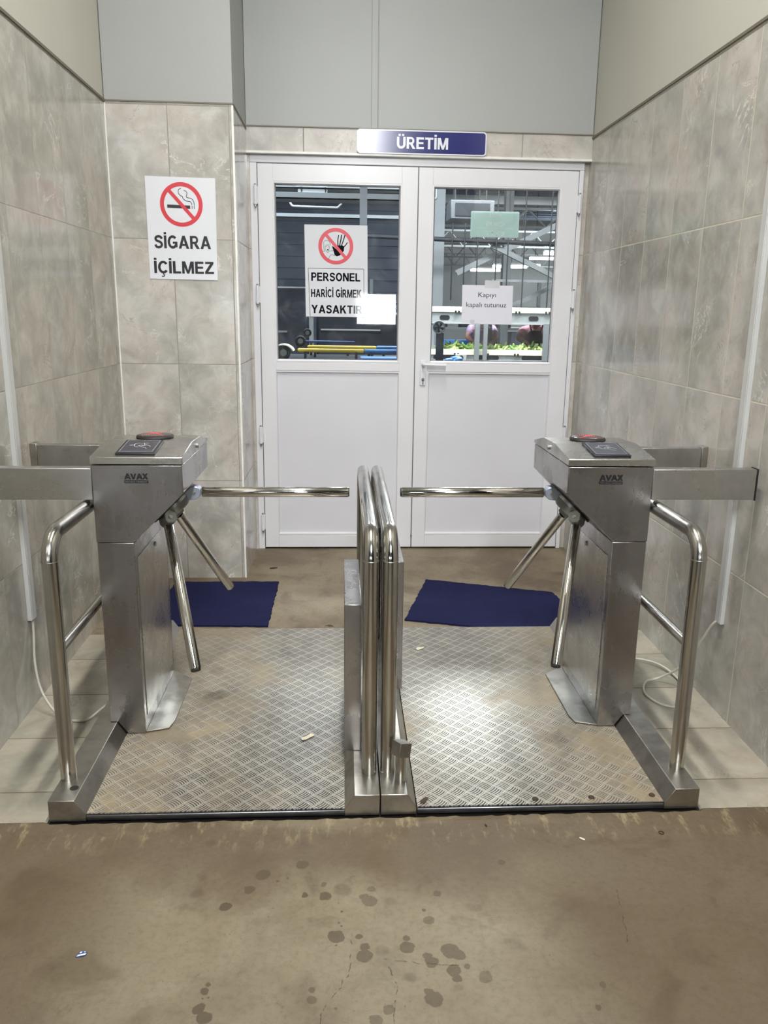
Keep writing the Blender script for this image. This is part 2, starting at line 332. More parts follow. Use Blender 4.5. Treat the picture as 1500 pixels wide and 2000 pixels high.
M['tile_lin'] = tile('tiles_lintel', 'X', -0.215-1.2, 0.6, 2.0, 0.6, srgb(150, 146, 138), 0.004, (1.03, 1.03, 1.04), 0.30)
M['tile_f'] = tile('tiles_floor_strip', 'F', -1.35, 0.75, 2.543-0.32*6, 0.32, srgb(120, 108, 88), 0.004, (0.70, 0.68, 0.60), 0.35)
M['hall_dark'] = plain('hall_dark_cladding', srgb(92, 102, 118), 0.5, var=0.08, scale=1.5)
M['hall_dark2'] = plain('slate_ribbed_cladding', srgb(74, 82, 98), 0.5, var=0.08, scale=1.5)
M['hall_grey'] = plain('hall_grey_steel', srgb(122, 126, 128), 0.5, var=0.06, scale=2)
M['hall_lite'] = plain('hall_pale_wall', srgb(176, 180, 180), 0.6, var=0.03, scale=1)
M['hall_floor'] = plain('hall_floor', srgb(110, 108, 104), 0.4, var=0.1, scale=2)
M['cream'] = plain('conveyor_cream_guide', srgb(234, 230, 204), 0.4, var=0.03)
M['conv'] = plain('conveyor_side_steel', srgb(168, 172, 170), 0.4, 0.3, var=0.06)
M['vent'] = plain('dull_vent_grey', srgb(84, 88, 92), 0.6)
M['rod'] = plain('hanger_rod_dark', srgb(30, 33, 38), 0.5)
M['machine'] = plain('machine_black', srgb(34, 38, 48), 0.4, var=0.15, scale=4)
M['yellow'] = plain('yellow_handle', srgb(236, 206, 84), 0.4)
M['blue'] = plain('blue_plastic', srgb(70, 130, 196), 0.4)
M['bluedk'] = plain('dark_blue_crate', srgb(40, 70, 130), 0.5)
M['skin'] = plain('skin', srgb(222, 160, 140), 0.55, var=0.03)
M['pink'] = plain('pink_shirt', srgb(222, 160, 172), 0.8, var=0.05)
M['lilac'] = plain('lilac_shirt', srgb(206, 178, 214), 0.8, var=0.05)
M['apron'] = plain('dark_apron', srgb(40, 44, 56), 0.7)
M['hair'] = plain('dark_hair', srgb(44, 32, 26), 0.7)
M['green'] = plain('green_produce', srgb(184, 208, 122), 0.45, var=0.2, scale=18)
M['green2'] = plain('deep_green_produce', srgb(126, 172, 84), 0.45, var=0.2, scale=18)
M['lamp'] = plain('lamp_diffuser', (1, 1, 1, 1), 0.5, var=0, emit=(0.95, 0.98, 1, 1), es=9)
M['daywin'] = plain('daylight_pane', (1, 1, 1, 1), 0.5, var=0, emit=(0.93, 0.97, 1, 1), es=22)
M['leaf'] = plain('dry_leaf', srgb(64, 50, 34), 0.8)
M['chip'] = plain('pale_residue', srgb(214, 206, 184), 0.7)
M['lobby'] = plain('lobby_wall', srgb(92, 96, 98), 0.6, var=0.03, scale=1)
M['tape'] = plain('clear_tape', srgb(206, 206, 212), 0.15)

# ------------------------------------------------------------------ mesh helpers
class MB:
    def __init__(s): s.bm = bmesh.new()
    def box(s, x0, x1, y0, y1, z0, z1):
        return s.prism([(x0, y0), (x1, y0), (x1, y1), (x0, y1)], 'Z', z0, z1)
    def prism(s, poly, axis, a, b):
        f = {'Z': lambda p, q: (p[0], p[1], q), 'Y': lambda p, q: (p[0], q, p[1]), 'X': lambda p, q: (q, p[0], p[1])}[axis]
        lo = [s.bm.verts.new(f(p, a)) for p in poly]; hi = [s.bm.verts.new(f(p, b)) for p in poly]; n = len(poly)
        s.bm.faces.new(lo); s.bm.faces.new(hi)
        for i in range(n): s.bm.faces.new((lo[i], lo[(i+1) % n], hi[(i+1) % n], hi[i]))
        return s
    def loft(s, rings, cap=True):
        vs = [[s.bm.verts.new(p) for p in r] for r in rings]; n = len(rings[0])
        for a, b in zip(vs[:-1], vs[1:]):
            for i in range(n): s.bm.faces.new((a[i], a[(i+1) % n], b[(i+1) % n], b[i]))
        if cap: s.bm.faces.new(vs[0]); s.bm.faces.new(vs[-1])
        return s
    def tube(s, pts, r, n=20, bend=0.0, seg=8, cap=True):
        P = [Vector(p) for p in pts]
        if bend > 0 and len(P) > 2:
            Q = [P[0]]
            for i in range(1, len(P)-1):
                a = (P[i-1]-P[i]).normalized(); b = (P[i+1]-P[i]).normalized(); ang = a.angle(b)
                L = min(bend/math.tan(ang/2), (P[i-1]-P[i]).length*0.49, (P[i+1]-P[i]).length*0.49)
                A, B = P[i]+a*L, P[i]+b*L
                R_ = L*math.tan(ang/2); c = P[i]+(a+b).normalized()*(R_/sin(ang/2))
                va, vb = (A-c).normalized(), (B-c).normalized()
                for k in range(seg+1):
                    Q.append(c+va.slerp(vb, k/seg)*R_)
            Q.append(P[-1]); P = Q
        rs = r if isinstance(r, (list, tuple)) else [r]*len(P)
        d0 = (P[1]-P[0]).normalized(); nrm = d0.orthogonal().normalized(); rings = []
        for i, p in enumerate(P):
            d = ((P[min(i+1, len(P)-1)]-P[i]).normalized() + (P[i]-P[max(i-1, 0)]).normalized())
            d = d.normalized() if d.length > 1e-6 else d0
            nrm = (nrm - d*nrm.dot(d)).normalized(); bi = d.cross(nrm)
            rings.append([p+(nrm*cos(2*pi*k/n)+bi*sin(2*pi*k/n))*rs[i] for k in range(n)])
        return s.loft(rings, cap)
    def cyl(s, a, b, r, n=24): return s.tube([a, b], r, n)
    def ell(s, c, rx, ry, rz, u=20, v=12, z0=-1.0):
        c = Vector(c); rings = []
        a0 = math.asin(z0)
        for j in range(v+1):
            a = a0+(pi/2-a0)*j/v; k = max(cos(a), 0.002)
            rings.append([c+Vector((rx*k*cos(2*pi*i/u), ry*k*sin(2*pi*i/u), rz*sin(a))) for i in range(u)])
        return s.loft(rings)
    def poly3(s, pts, nrm, th):
        n = Vector(nrm).normalized()*th
        return s.loft([[Vector(p) for p in pts], [Vector(p)+n for p in pts]])
    def torus(s, c, R_, r, axis='Y', n=40, m=12):
        c = Vector(c); u, v, w_ = {'Y': (Vector((1, 0, 0)), Vector((0, 0, 1)), Vector((0, 1, 0))), 'X': (Vector((0, 1, 0)), Vector((0, 0, 1)), Vector((1, 0, 0)))}[axis]
        rings = []
        for i in range(n):
            d = u*cos(2*pi*i/n)+v*sin(2*pi*i/n)
            rings.append([s.bm.verts.new(c+d*(R_+r*cos(2*pi*k/m))+w_*r*sin(2*pi*k/m)) for k in range(m)])
        for i in range(n):
            a, b = rings[i], rings[(i+1) % n]
            for k in range(m): s.bm.faces.new((a[k], a[(k+1) % m], b[(k+1) % m], b[k]))
        return s
    def xf(s, m): bmesh.ops.transform(s.bm, matrix=m, verts=s.bm.verts); return s
    def build(s, name, mat, parent=None, bevel=0.0, smooth=None, org=None, seg=2):
        bmesh.ops.remove_doubles(s.bm, verts=s.bm.verts, dist=1e-7)
        bmesh.ops.recalc_face_normals(s.bm, faces=s.bm.faces)
        co = [v.co for v in s.bm.verts]
        if parent is not None: org = WORLD[parent.name]
        elif org is None:
            xs, ys, zs = [c.x for c in co], [c.y for c in co], [c.z for c in co]
            org = Vector(((min(xs)+max(xs))/2, (min(ys)+max(ys))/2, min(zs)))
        org = Vector(org)
        for v in s.bm.verts: v.co -= org
        me = bpy.data.meshes.new(name); s.bm.to_mesh(me); s.bm.free()
        me.materials.append(mat)
        o = bpy.data.objects.new(name, me); COL.objects.link(o)
        if parent is not None: o.parent = parent; WORLD[o.name] = org
        else: o.location = org; WORLD[o.name] = org
        if bevel > 0:
            b = o.modifiers.new('bevel', 'BEVEL'); b.width = bevel; b.segments = seg; b.limit_method = 'ANGLE'; b.angle_limit = radians(35)
        if smooth or bevel > 0:
            ang = cos(radians(smooth or 30))
            for p in me.polygons: p.use_smooth = True
            bb = bmesh.new(); bb.from_mesh(me)
            for e in bb.edges:
                if len(e.link_faces) != 2 or e.link_faces[0].normal.dot(e.link_faces[1].normal) < ang: e.smooth = False
            bb.to_mesh(me); bb.free()
        return o
WORLD = {}

def root(name, label, cat, loc, group=None, rz=0):
    o = bpy.data.objects.new(name, None); COL.objects.link(o); o.location = loc; WORLD[o.name] = Vector(loc)
    o.empty_display_size = 0.05
    tag(o, label, cat, group); return o
def tag(o, label, cat, group=None, kind=None):
    o['label'] = label; o['category'] = cat
    if group: o['group'] = group
    if kind: o['kind'] = kind
    return o
def struct(o, label=None):
    o['kind'] = 'structure'
    if label: o['label'] = label
    return o
def dup(r, offset, label=None, rot=None):
    c = r.copy(); COL.objects.link(c); c.location = Vector(r.location)+Vector(offset); WORLD[c.name] = c.location.copy()
    if label: c['label'] = label
    for ch in list(r.children):
        d = ch.copy(); COL.objects.link(d); d.parent = c
        for g in list(ch.children):
            e = g.copy(); COL.objects.link(e); e.parent = d
    return c

def text_bm(txt, bold=0.0, res=4):
    cu = bpy.data.curves.new('lettering_source', 'FONT'); cu.body = txt; cu.offset = bold; cu.resolution_u = res; cu.size = 1.0
    cu.fill_mode = 'FRONT'
    to = bpy.data.objects.new('lettering_source', cu); COL.objects.link(to)
    dg = bpy.context.evaluated_depsgraph_get(); me = bpy.data.meshes.new_from_object(to.evaluated_get(dg))
    bm = bmesh.new(); bm.from_mesh(me); bpy.data.objects.remove(to); bpy.data.curves.remove(cu); bpy.data.meshes.remove(me)
    return bm
_capc = {}
def caph(bold):
    if bold not in _capc:
        b = text_bm('H', bold); _capc[bold] = (min(v.co.y for v in b.verts), max(v.co.y for v in b.verts)); b.free()
    return _capc[bold]
def glyph(ch):
    """bold sans capitals as (width, list of polygons) with cap height 1"""
    R = lambda a, b, c, d: [(a, b), (c, b), (c, d), (a, d)]
    def path(pts, tx):
        out = []; P = [Vector((p[0], p[1], 0)) for p in pts]; L = []
        for i, p in enumerate(P):
            d = (P[min(i+1, len(P)-1)]-P[max(i-1, 0)]).normalized(); n = Vector((-d.y, d.x, 0))*tx/2; L.append((p+n, p-n))
        for (a, b), (c, d) in zip(L[:-1], L[1:]): out.append([(a.x, a.y), (b.x, b.y), (d.x, d.y), (c.x, c.y)])
        return out
    arc = lambda cx, cy, rx, ry, a0, a1, n=18: [(cx+rx*cos(radians(a0+(a1-a0)*k/n)), cy+ry*sin(radians(a0+(a1-a0)*k/n))) for k in range(n+1)]
    mx = lambda w, ps: [[(w-x, y) for x, y in p] for p in ps]
    stem = R(0, 0, .21, 1)
    bowl = path([(.1, .915), (.40, .915)]+arc(.40, .69, .185, .225, 90, -90, 14)+[(.40, .465), (.1, .465)], .17)
    G = {
     'I': (.21, [stem]), 'İ': (.21, [stem, R(0, 1.08, .21, 1.25)]),
     'L': (.62, [stem, R(0, 0, .62, .18)]), 'E': (.67, [stem, R(.2, 0, .67, .18), R(.2, .82, .66, 1), R(.2, .42, .62, .59)]),
     'T': (.72, [R(.255, 0, .465, 1), R(0, .82, .72, 1)]), 'H': (.76, [stem, R(.55, 0, .76, 1), R(.2, .42, .56, .60)]),
     'N': (.76, [stem, R(.56, 0, .76, 1), [(.0, 1), (.23, 1), (.76, 0), (.53, 0)]]),
     'M': (.92, [R(0, 0, .19, 1), R(.73, 0, .92, 1), [(0, 1), (.26, 1), (.54, 0), (.38, 0)], [(.92, 1), (.66, 1), (.38, 0), (.54, 0)]]),
     'A': (.86, [[(0, 0), (.22, 0), (.53, 1), (.32, 1)], [(.86, 0), (.64, 0), (.33, 1), (.54, 1)], R(.2, .21, .66, .37)]),
     'V': (.84, [[(0, 1), (.22, 1), (.52, 0), (.32, 0)], [(.84, 1), (.62, 1), (.32, 0), (.52, 0)]]),
     'Y': (.82, [R(.305, 0, .515, .45), [(0, 1), (.25, 1), (.515, .42), (.305, .42)], [(.82, 1), (.57, 1), (.305, .42), (.515, .42)]]),
     'K': (.80, [stem, [(.19, .28), (.19, .54), (.50, 1), (.77, 1)], [(.30, .53), (.46, .66), (.80, 0), (.54, 0)]]),
     'X': (.80, [[(0, 0), (.25, 0), (.79, 1), (.54, 1)], [(.80, 0), (.55, 0), (.01, 1), (.26, 1)]]),
     'Z': (.70, [R(0, 0, .70, .18), R(.03, .82, .68, 1), [(0, .17), (.25, .17), (.68, .83), (.42, .83)]]),
     'P': (.66, [stem]+bowl), 'R': (.76, [stem]+bowl+[[(.28, .44), (.50, .46), (.78, 0), (.53, 0)]]),
     'D': (.74, [stem]+path([(.1, .915), (.32, .915)]+arc(.32, .5, .315, .415, 90, -90, 16)+[(.32, .085), (.1, .085)], .18)),
     'O': (.82, path(arc(.41, .5, .31, .42, 0, 360, 32), .20)), 'C': (.76, path(arc(.41, .5, .31, .42, 38, 322, 26), .20)),
     'G': (.80, path(arc(.41, .5, .31, .42, 42, 345, 28), .20)+[R(.42, .37, .80, .53), R(.62, .10, .80, .5)]),
     'U': (.76, path([(.105, 1), (.105, .40)]+arc(.38, .38, .275, .29, 180, 360, 18)+[(.655, .40), (.655, 1)], .205)),
     'S': (.70, path(smoothpts([(.62, .73), (.53, .87), (.36, .92), (.18, .87), (.11, .74), (.17, .61), (.36, .53), (.54, .44), (.60, .28), (.52, .13), (.34, .075), (.16, .12), (.08, .28)], 4), .19))}
    G['Ü'] = (.76, G['U'][1]+[R(.14, 1.08, .32, 1.25), R(.44, 1.08, .62, 1.25)])
    ced = path([(.42, .0), (.40, -.09), (.48, -.13), (.47, -.22), (.36, -.26), (.26, -.23)], .09)
    G['Ç'] = (.76, G['C'][1]+ced); G['Ş'] = (.70, G['S'][1]+ced)
    G[' '] = (.26, []); return G[ch]
def block_text(mb, txt, x0, x1, zb, cap, y, gap=0.09):
    w = 0; items = []
    for ch in txt:
        gw, ps = glyph(ch); items.append((w, ps)); w += gw+gap
    w -= gap; k = (x1-x0)/w
    for off, ps in items:
        for p in ps:
            block_text.n += 1; flat(mb, [(x0+(off+a)*k, zb+b*cap) for a, b in p], y-0.000012*(block_text.n % 29))
block_text.n = 0
def add_text(mb, txt, x0, x1, zb, cap, y, bold=0.02, mirror=False, thick=0.0004):
    """lettering facing -Y, its left at x0, right at x1, baseline zb, capital height cap, in plane y"""
    b = text_bm(txt, bold); h0, h1 = caph(bold)
    xs = [v.co.x for v in b.verts]; a, c = min(xs), max(xs)
    for v in b.verts:
        f = (v.co.x-a)/(c-a)
        if mirror: f = 1-f
        v.co = Vector((x0+(x1-x0)*f, y, zb+(v.co.y-h0)/(h1-h0)*cap))
    me = bpy.data.meshes.new('tmp'); b.to_mesh(me); b.free(); mb.bm.from_mesh(me); bpy.data.meshes.remove(me)
def ring(mb, cx, cz, r0, r1, y, n=64, th=0.0006):
    for i in range(n):
        a, b = 2*pi*i/n, 2*pi*(i+1)/n
        q = [(cx+r0*cos(a), y, cz+r0*sin(a)), (cx+r1*cos(a), y, cz+r1*sin(a)), (cx+r1*cos(b), y, cz+r1*sin(b)), (cx+r0*cos(b), y, cz+r0*sin(b))]
        mb.bm.faces.new([mb.bm.verts.new(p) for p in q])
def flat(mb, pts, y): mb.bm.faces.new([mb.bm.verts.new((p[0], y, p[1])) for p in pts])
def stroke(mb, pts, wd, y):
    P = [Vector((p[0], 0, p[1])) for p in pts]; L, R_ = [], []
    for i, p in enumerate(P):
        d = (P[min(i+1, len(P)-1)]-P[max(i-1, 0)]).normalized(); n = Vector((-d.z, 0, d.x))*wd/2
        L.append(p+n); R_.append(p-n)
    for i in range(len(P)-1):
        mb.bm.faces.new([mb.bm.verts.new((q.x, y, q.z)) for q in (L[i], L[i+1], R_[i+1], R_[i])])
def smoothpts(pts, k=6):
    out = []; n = len(pts)
    for i in range(n-1):
        p0, p1, p2, p3 = pts[max(i-1, 0)], pts[i], pts[i+1], pts[min(i+2, n-1)]
        for j in range(k):
            t = j/k
            out.append(tuple(0.5*((2*p1[a])+(-p0[a]+p2[a])*t+(2*p0[a]-5*p1[a]+4*p2[a]-p3[a])*t*t+(-p0[a]+3*p1[a]-3*p2[a]+p3[a])*t**3) for a in range(len(p1))))
    out.append(tuple(pts[-1])); return out

# ------------------------------------------------------------------ room shell
XL, XR, YP, YD, XP, ZC = -1.125, 1.377, 4.24, 4.79, -0.525, 2.362
H = 4.95
random.seed(11)
edge = [(-5, 2.0715), (-5, -6), (5, -6), (5, 2.0715), (1.065, 2.0715)]
xx = 1.055
while xx > -0.84: edge.append((xx, 2.059+random.uniform(-0.0035, 0.0035))); xx -= random.uniform(0.008, 0.03)
edge += [(-0.845, 2.0715)]
struct(MB().prism(edge, 'Z', -0.15, 0.0).build('floor', M['concrete']), 'worn brown concrete floor with dark drip stains')
struct(MB().box(XL, XR, 3.45, 4.95, -0.15, 0.0).build('floor', M['concrete_in']), 'bare concrete floor between the platform and the doors')
struct(MB().box(XL, -0.835, 2.07, 3.45, -0.15, 0.0).build('floor', M['tile_f']), 'tiled floor strip beside the left wall')
struct(MB().box(1.057, XR, 2.07, 3.45, -0.15, 0.0).build('floor', M['tile_f']), 'tiled floor strip beside the right wall')
struct(MB().box(-0.835, 1.057, 2.04, 3.45, -0.16, -0.012).build('floor', M['shadow_gap']), 'dark recess under the platform')
# side walls: tiles below, paint above
struct(MB().box(XL-0.2, XL, 0.6, 4.95, -0.1, ZC).build('wall_left', M['tile_l']), 'left wall with grey mottled tiles')
struct(MB().box(XL-0.2, XL-0.004, 0.6, 4.95, ZC, H).build('wall_left', M['paint']), 'painted upper part of the left wall')
struct(MB().box(XR, XR+0.2, 0.6, 4.95, -0.1, ZC).build('wall_right', M['tile_r']), 'right wall with grey mottled tiles and pale grout')
struct(MB().box(XR+0.004, XR+0.2, 0.6, 4.95, ZC, H).build('wall_right', M['paint']), 'painted upper part of the right wall')
# pillar to the left of the doors
pil = MB().box(XL, XP, YP, 4.95, 0, ZC).build('wall_pillar', M['tile_p']); struct(pil, 'tiled pillar left of the doors')
struct(MB().box(XP, XP+0.002, YP+0.004, YD, 0, ZC).build('wall_pillar', M['tile_ps']), 'narrow tiled side of the pillar')
struct(MB().box(XL, XP, YP+0.004, 4.95, ZC, H).build('wall_pillar', M['paint_cool']), 'painted upper part of the pillar')
# wall above the doors
struct(MB().box(XP+0.002, XR, YD-0.022, 4.95, 2.252, ZC+0.016).build('wall_back', M['tile_lin']), 'tiled band above the doors')
struct(MB().box(XP+0.002, XR, YD-0.016, 4.95, ZC+0.016, H).build('wall_back', M['paint_cool']), 'painted panel wall above the doors')
struct(MB().box(XP+0.002, -0.511, YD+0.0, 4.95, 0, 2.252).box(1.3475, XR, YD+0.02, 4.95, 0, 2.252).build('wall_back', M['tile_p']), 'narrow wall beside the door frame')
struct(MB().box(0.152, 0.186, YD-0.024, YD-0.016, ZC+0.016, H).box(0.186, 0.192, YD-0.019, YD-0.016, ZC+0.016, H).build('trim_1', M['paint_cool'], bevel=0.002), 'vertical seam cover on the panel wall')
# joint lines between tile and paint
struct(MB().box(XL-0.001, XL+0.006, 0.6, YP, ZC-0.004, ZC+0.007).build('trim_2', M['trim_dark']))
struct(MB().box(XR-0.006, XR+0.001, 0.6, YD, ZC-0.004, ZC+0.007).build('trim_3', M['trim_dark']))
struct(MB().box(XL, XP, YP-0.004, YP+0.001, ZC-0.001, ZC+0.006).box(XP, XP+0.005, YP-0.004, YD-0.02, ZC-0.001, ZC+0.006).build('trim_4', M['trim_dark']))
struct(MB().box(XP, XR, YD-0.028, YD-0.016, ZC+0.013, ZC+0.019).build('trim_5', M['trim_dark']))
struct(MB().box(XP-0.007, XP+0.003, YP-0.003, YP+0.006, 0.0, ZC-0.004).build('trim_6', M['trim_white'], bevel=0.001), 'white corner profile on the pillar edge')
struct(MB().box(XP, XR, YD-0.034, YD-0.004, 2.240, 2.253).build('trim_7', M['trim_white'], bevel=0.002), 'pale profile under the tiled band')
struct(MB().box(XL, XL+0.005, YP-0.005, YP, 0.0, ZC).build('trim_8', M['trim_white']))
# shell behind the camera and ceiling
struct(MB().box(-5, 5, -6.2, 4.95, H, H+0.15).build('ceiling', M['ceil']))
struct(MB().box(-5.2, 5.2, -6.2, -6.0, 0, H).build('wall_front', M['lobby']), 'lobby wall behind the viewer')
struct(MB().box(-5.2, -5, -6, 0.8, 0, H).box(-5, XL-0.2, 0.6, 0.8, 0, H).build('wall_left', M['lobby']), 'lobby wall on the left')
struct(MB().box(5, 5.2, -6, 0.8, 0, H).box(XR+0.2, 5, 0.6, 0.8, 0, H).build('wall_right', M['lobby']), 'lobby wall on the right')
wn = MB().box(0.26, 0.98, -5.999, -5.98, 1.18, 1.72).build('window_1', M['daywin']); struct(wn, 'bright window behind the viewer')
wn = MB().box(-2.6, -1.7, -5.999, -5.98, 1.15, 1.75).build('window_2', M['daywin']); struct(wn, 'bright window behind the viewer')
# ceiling lamps (above the frame)
for nm, x0, x1, y0, y1, z in (('passage', 0.04, 0.20, 0.9, 3.1, 4.82), ('lobby', 0.02, 0.42, -3.1, -1.3, 4.75)):
    r = root('ceiling_lamp', 'long ceiling lamp above the passage' if nm == 'passage' else 'square hanging lamp above the lobby', 'lamp', ((x0+x1)/2, (y0+y1)/2, z))
    MB().box(x0-0.02, x1+0.02, y0-0.02, y1+0.02, z, z+0.05).build('housing', M['paint_cool'], r)
    for sx in (x0, x1): MB().cyl((sx, (y0+y1)/2, z+0.05), (sx, (y0+y1)/2, H), 0.006, 8).build('hanger', M['paint_cool'], r)

# ------------------------------------------------------------------ doors
YF = YD
fr = MB().box(-0.511, -0.473, YF, YF+0.07, 0.0, 2.1985).box(1.3215, 1.3475, YF, YF+0.07, 0.0, 2.1985).box(-0.511, 1.3475, YF, YF+0.07, 2.1988, 2.2405)
struct(fr.build('trim_9', M['pvc'], bevel=0.003), 'white plastic door frame')
struct(MB().box(-0.473, 1.3215, YF+0.02, YF+0.05, -0.002, 0.012).build('trim_10', M['shadow_gap']), 'dark strip painted as the shaded gap under the doors')
struct(MB().box(-0.474, -0.4705, YF+0.002, YF+0.03, 0.01, 2.198).box(1.3185, 1.3225, YF+0.002, YF+0.03, 0.01, 2.198).box(-0.474, 1.3225, YF+0.002, YF+0.03, 2.194, 2.1985).build('trim_11', M['seal']))
def door(name, x0, x1, gx0, gx1, label, hinge_x, hs):
    z0, z1 = 0.012, 2.193
    r = bpy.data.objects.new(name, None); COL.objects.link(r); r.location = ((x0+x1)/2, YF, z0); WORLD[r.name] = Vector(r.location)
    r['kind'] = 'structure'; r['label'] = label
    y0, y1 = YF-0.006, YF+0.055
    f = MB().box(x0, gx0-0.012, y0, y1, z0, z1).box(gx1+0.012, x1, y0, y1, z0, z1)
    f.box(gx0-0.0125, gx1+0.0125, y0, y1, 2.103, z1).box(gx0-0.0125, gx1+0.0125, y0, y1, 1.078, 1.126).box(gx0-0.0125, gx1+0.0125, y0, y1, z0, 0.088)
    f.build('door_frame', M['pvc'], r, bevel=0.002)
    # bevelled beads round glass and panel
    def bead(a, b, c, d, nm, w_=0.014, back=0.022):
        m = MB()
        o_ = [(a-w_, c-w_), (b+w_, c-w_), (b+w_, d+w_), (a-w_, d+w_)]; i_ = [(a, c), (b, c), (b, d), (a, d)]
        rings = [[(p[0], y0+0.001, p[1]) for p in o_], [(a-w_*.4 if p[0] < (a+b)/2 else b+w_*.4, y0+0.001, c-w_*.4 if p[1] < (c+d)/2 else d+w_*.4) for p in o_],
                 [(p[0], y0+back, p[1]) for p in i_], [(p[0], y0+back+0.01, p[1]) for p in i_], [(p[0], y0+back+0.01, p[1]) for p in o_]]
        vs = [[m.bm.verts.new(p) for p in rg] for rg in rings]
        for A, B in zip(vs, vs[1:]+vs[:1]):
            for i in range(4): m.bm.faces.new((A[i], A[(i+1) % 4], B[(i+1) % 4], B[i]))
        return m.build(nm, M['pvc'], r)
    bead(gx0, gx1, 1.141, 2.09, 'glazing_bead'); bead(gx0-0.006, gx1+0.006, 0.103, 1.064, 'panel_bead', 0.013, 0.012)
    g = MB(); g.box(gx0, gx1, YF+0.022, YF+0.023, 1.141, 2.09)
    m = MB(); v = [m.bm.verts.new(p) for p in ((gx0-.003, YF+0.022, 1.139), (gx1+.003, YF+0.022, 1.139), (gx1+.003, YF+0.022, 2.093), (gx0-.003, YF+0.022, 2.093))]; m.bm.faces.new(v); g.bm.free()
    m.build('glass_pane', M['glass'], r)
    s = MB()
    for (a, b, c, d) in ((gx0, gx0+.003, 1.141, 2.09), (gx1-.003, gx1, 1.141, 2.09), (gx0, gx1, 1.141, 1.144), (gx0, gx1, 2.087, 2.09)): s.box(a, b, YF+0.015, YF+0.021, c, d)
    s.build('glass_gasket', M['seal'], r)
    MB().box(gx0-0.008, gx1+0.008, YF+0.010, YF+0.03, 0.1, 1.066).build('lower_panel', M['pvc_panel'], r)
    for z in hs:
        h = MB().cyl((hinge_x, YF-0.016, z-0.05), (hinge_x, YF-0.016, z+0.05), 0.0085, 14)
        h.box(hinge_x-0.013, hinge_x+0.013, YF-0.012, YF+0.0, z-0.045, z+0.045).build('hinge', M['pvc'], r, bevel=0.001)
        pp = MB().cyl((hinge_x, YF-0.016, z-0.062), (hinge_x, YF-0.016, z-0.05), 0.006, 10).cyl((hinge_x, YF-0.016, z+0.05), (hinge_x, YF-0.016, z+0.058), 0.006, 10)
        pp.build('hinge_pin', M['cast'], r)
    return r
dl = door('door_1', -0.469, 0.4145, -0.375, 0.314, 'left white door leaf with a prohibition notice on its glass', -0.482, (2.03, 1.5, 0.70, 0.17))
dr = door('door_2', 0.4195, 1.3175, 0.511, 1.209, 'right white door leaf with handle and taped paper note', 1.327, (2.02, 1.50, 0.71))
hb = MB().box(0.448, 0.482, YF-0.016, YF-0.006, 0.998, 1.145).build('handle_plate', M['pvc'], dr, bevel=0.004)
MB().tube([(0.464, YF-0.012, 1.123), (0.464, YF-0.055, 1.123), (0.595, YF-0.055, 1.119)], 0.0085, 14, 0.012).build('handle', M['pvc'], dr)
MB().cyl((0.466, YF-0.020, 1.035), (0.466, YF-0.014, 1.035), 0.0095, 18).box(0.4615, 0.4705, YF-0.020, YF-0.014, 1.006, 1.032).build('lock_cylinder', M['cast'], dr)
MB().box(0.4655, 0.4675, YF-0.0205, YF-0.0195, 1.03, 1.04).build('keyhole', M['ink'], dr)
MB().box(0.49, 0.60, YF-0.0068, YF-0.0062, 1.082, 1.118).build('clear_tape', M['tape'], dr)
MB().box(0.4145, 0.4195, YF-0.004, YF+0.05, 0.012, 2.193).build('edge_seal', M['seal'], dr)
MB().cyl((0.417, YF-0.012, 0.085), (0.417, YF-0.002, 0.085), 0.006, 10).build('door_bolt', M['cast'], dr)
MB().box(0.305, 0.325, YF-0.0085, YF-0.006, 0.862, 0.874).build('small_sticker', M['ink'], dl) if False else None

# ------------------------------------------------------------------ signs
def noround(x0, x1, z0, z1, rad, n=6):
    pts = []
    for cx, cz, a0 in ((x1-rad, z1-rad, 0), (x0+rad, z1-rad, 90), (x0+rad, z0+rad, 180), (x1-rad, z0+rad, 270)):
        for k in range(n+1):
            a = radians(a0+90*k/n); pts.append((cx+rad*cos(a), cz+rad*sin(a)))
    return pts
# production sign
sg = root('door_sign', 'navy blue sign with white border and lettering above the doors', 'sign', (0.428, YD-0.03, 2.25))
ys = YD-0.034
MB().prism(noround(0.075, 0.782, 2.252, 2.374, 0.018), 'Y', ys-0.008, ys).build('border', M['sheet'], sg)
MB().prism(noround(0.0815, 0.7755, 2.2585, 2.3675, 0.013), 'Y', ys-0.0092, ys-0.0078).build('panel', M['navy'], sg)
m = MB(); block_text(m, 'ÜRETİM', 0.291, 0.571, 2.2795, 0.059, ys-0.0098); m.build('lettering', M['sheet'], sg)
sg.rotation_euler = (0, 0, 0)
# no smoking sign on the pillar
sm = root('no_smoking_sign', 'white no smoking sign with red ring on the tiled pillar', 'sign', (-0.787, YP, 1.557))
MB().prism([(-0.953, 1.559), (-0.623, 1.556), (-0.6185, 2.031), (-0.954, 2.035)], 'Y', YP-0.004, YP-0.0005).build('sheet', M['sheet'], sm)
y = YP-0.0044
m = MB(); ring(m, -0.785, 1.908, 0.083, 0.1025, y)
a = radians(-48); d = Vector((cos(a), 0, sin(a))); n_ = Vector((-d.z, 0, d.x)); c = Vector((-0.785, 0, 1.908))
q = [c-d*0.085-n_*0.0085, c+d*0.085-n_*0.0085, c+d*0.085+n_*0.0085, c-d*0.085+n_*0.0085]
flat(m, [(p.x, p.z) for p in q], y-0.0004); m.build('prohibition_ring', M['red'], sm)
m = MB(); flat(m, [(-0.853, 1.892), (-0.743, 1.889), (-0.743, 1.904), (-0.853, 1.907)], y-0.0001)
for xx in (-0.734, -0.7235): stroke(m, [(xx, 1.889), (xx, 1.904)], 0.0028, y-0.0001)
Z = lambda px, pz: (-0.785+(px-470)/5*0.00244, 1.908-(pz-350)/5*0.00244)
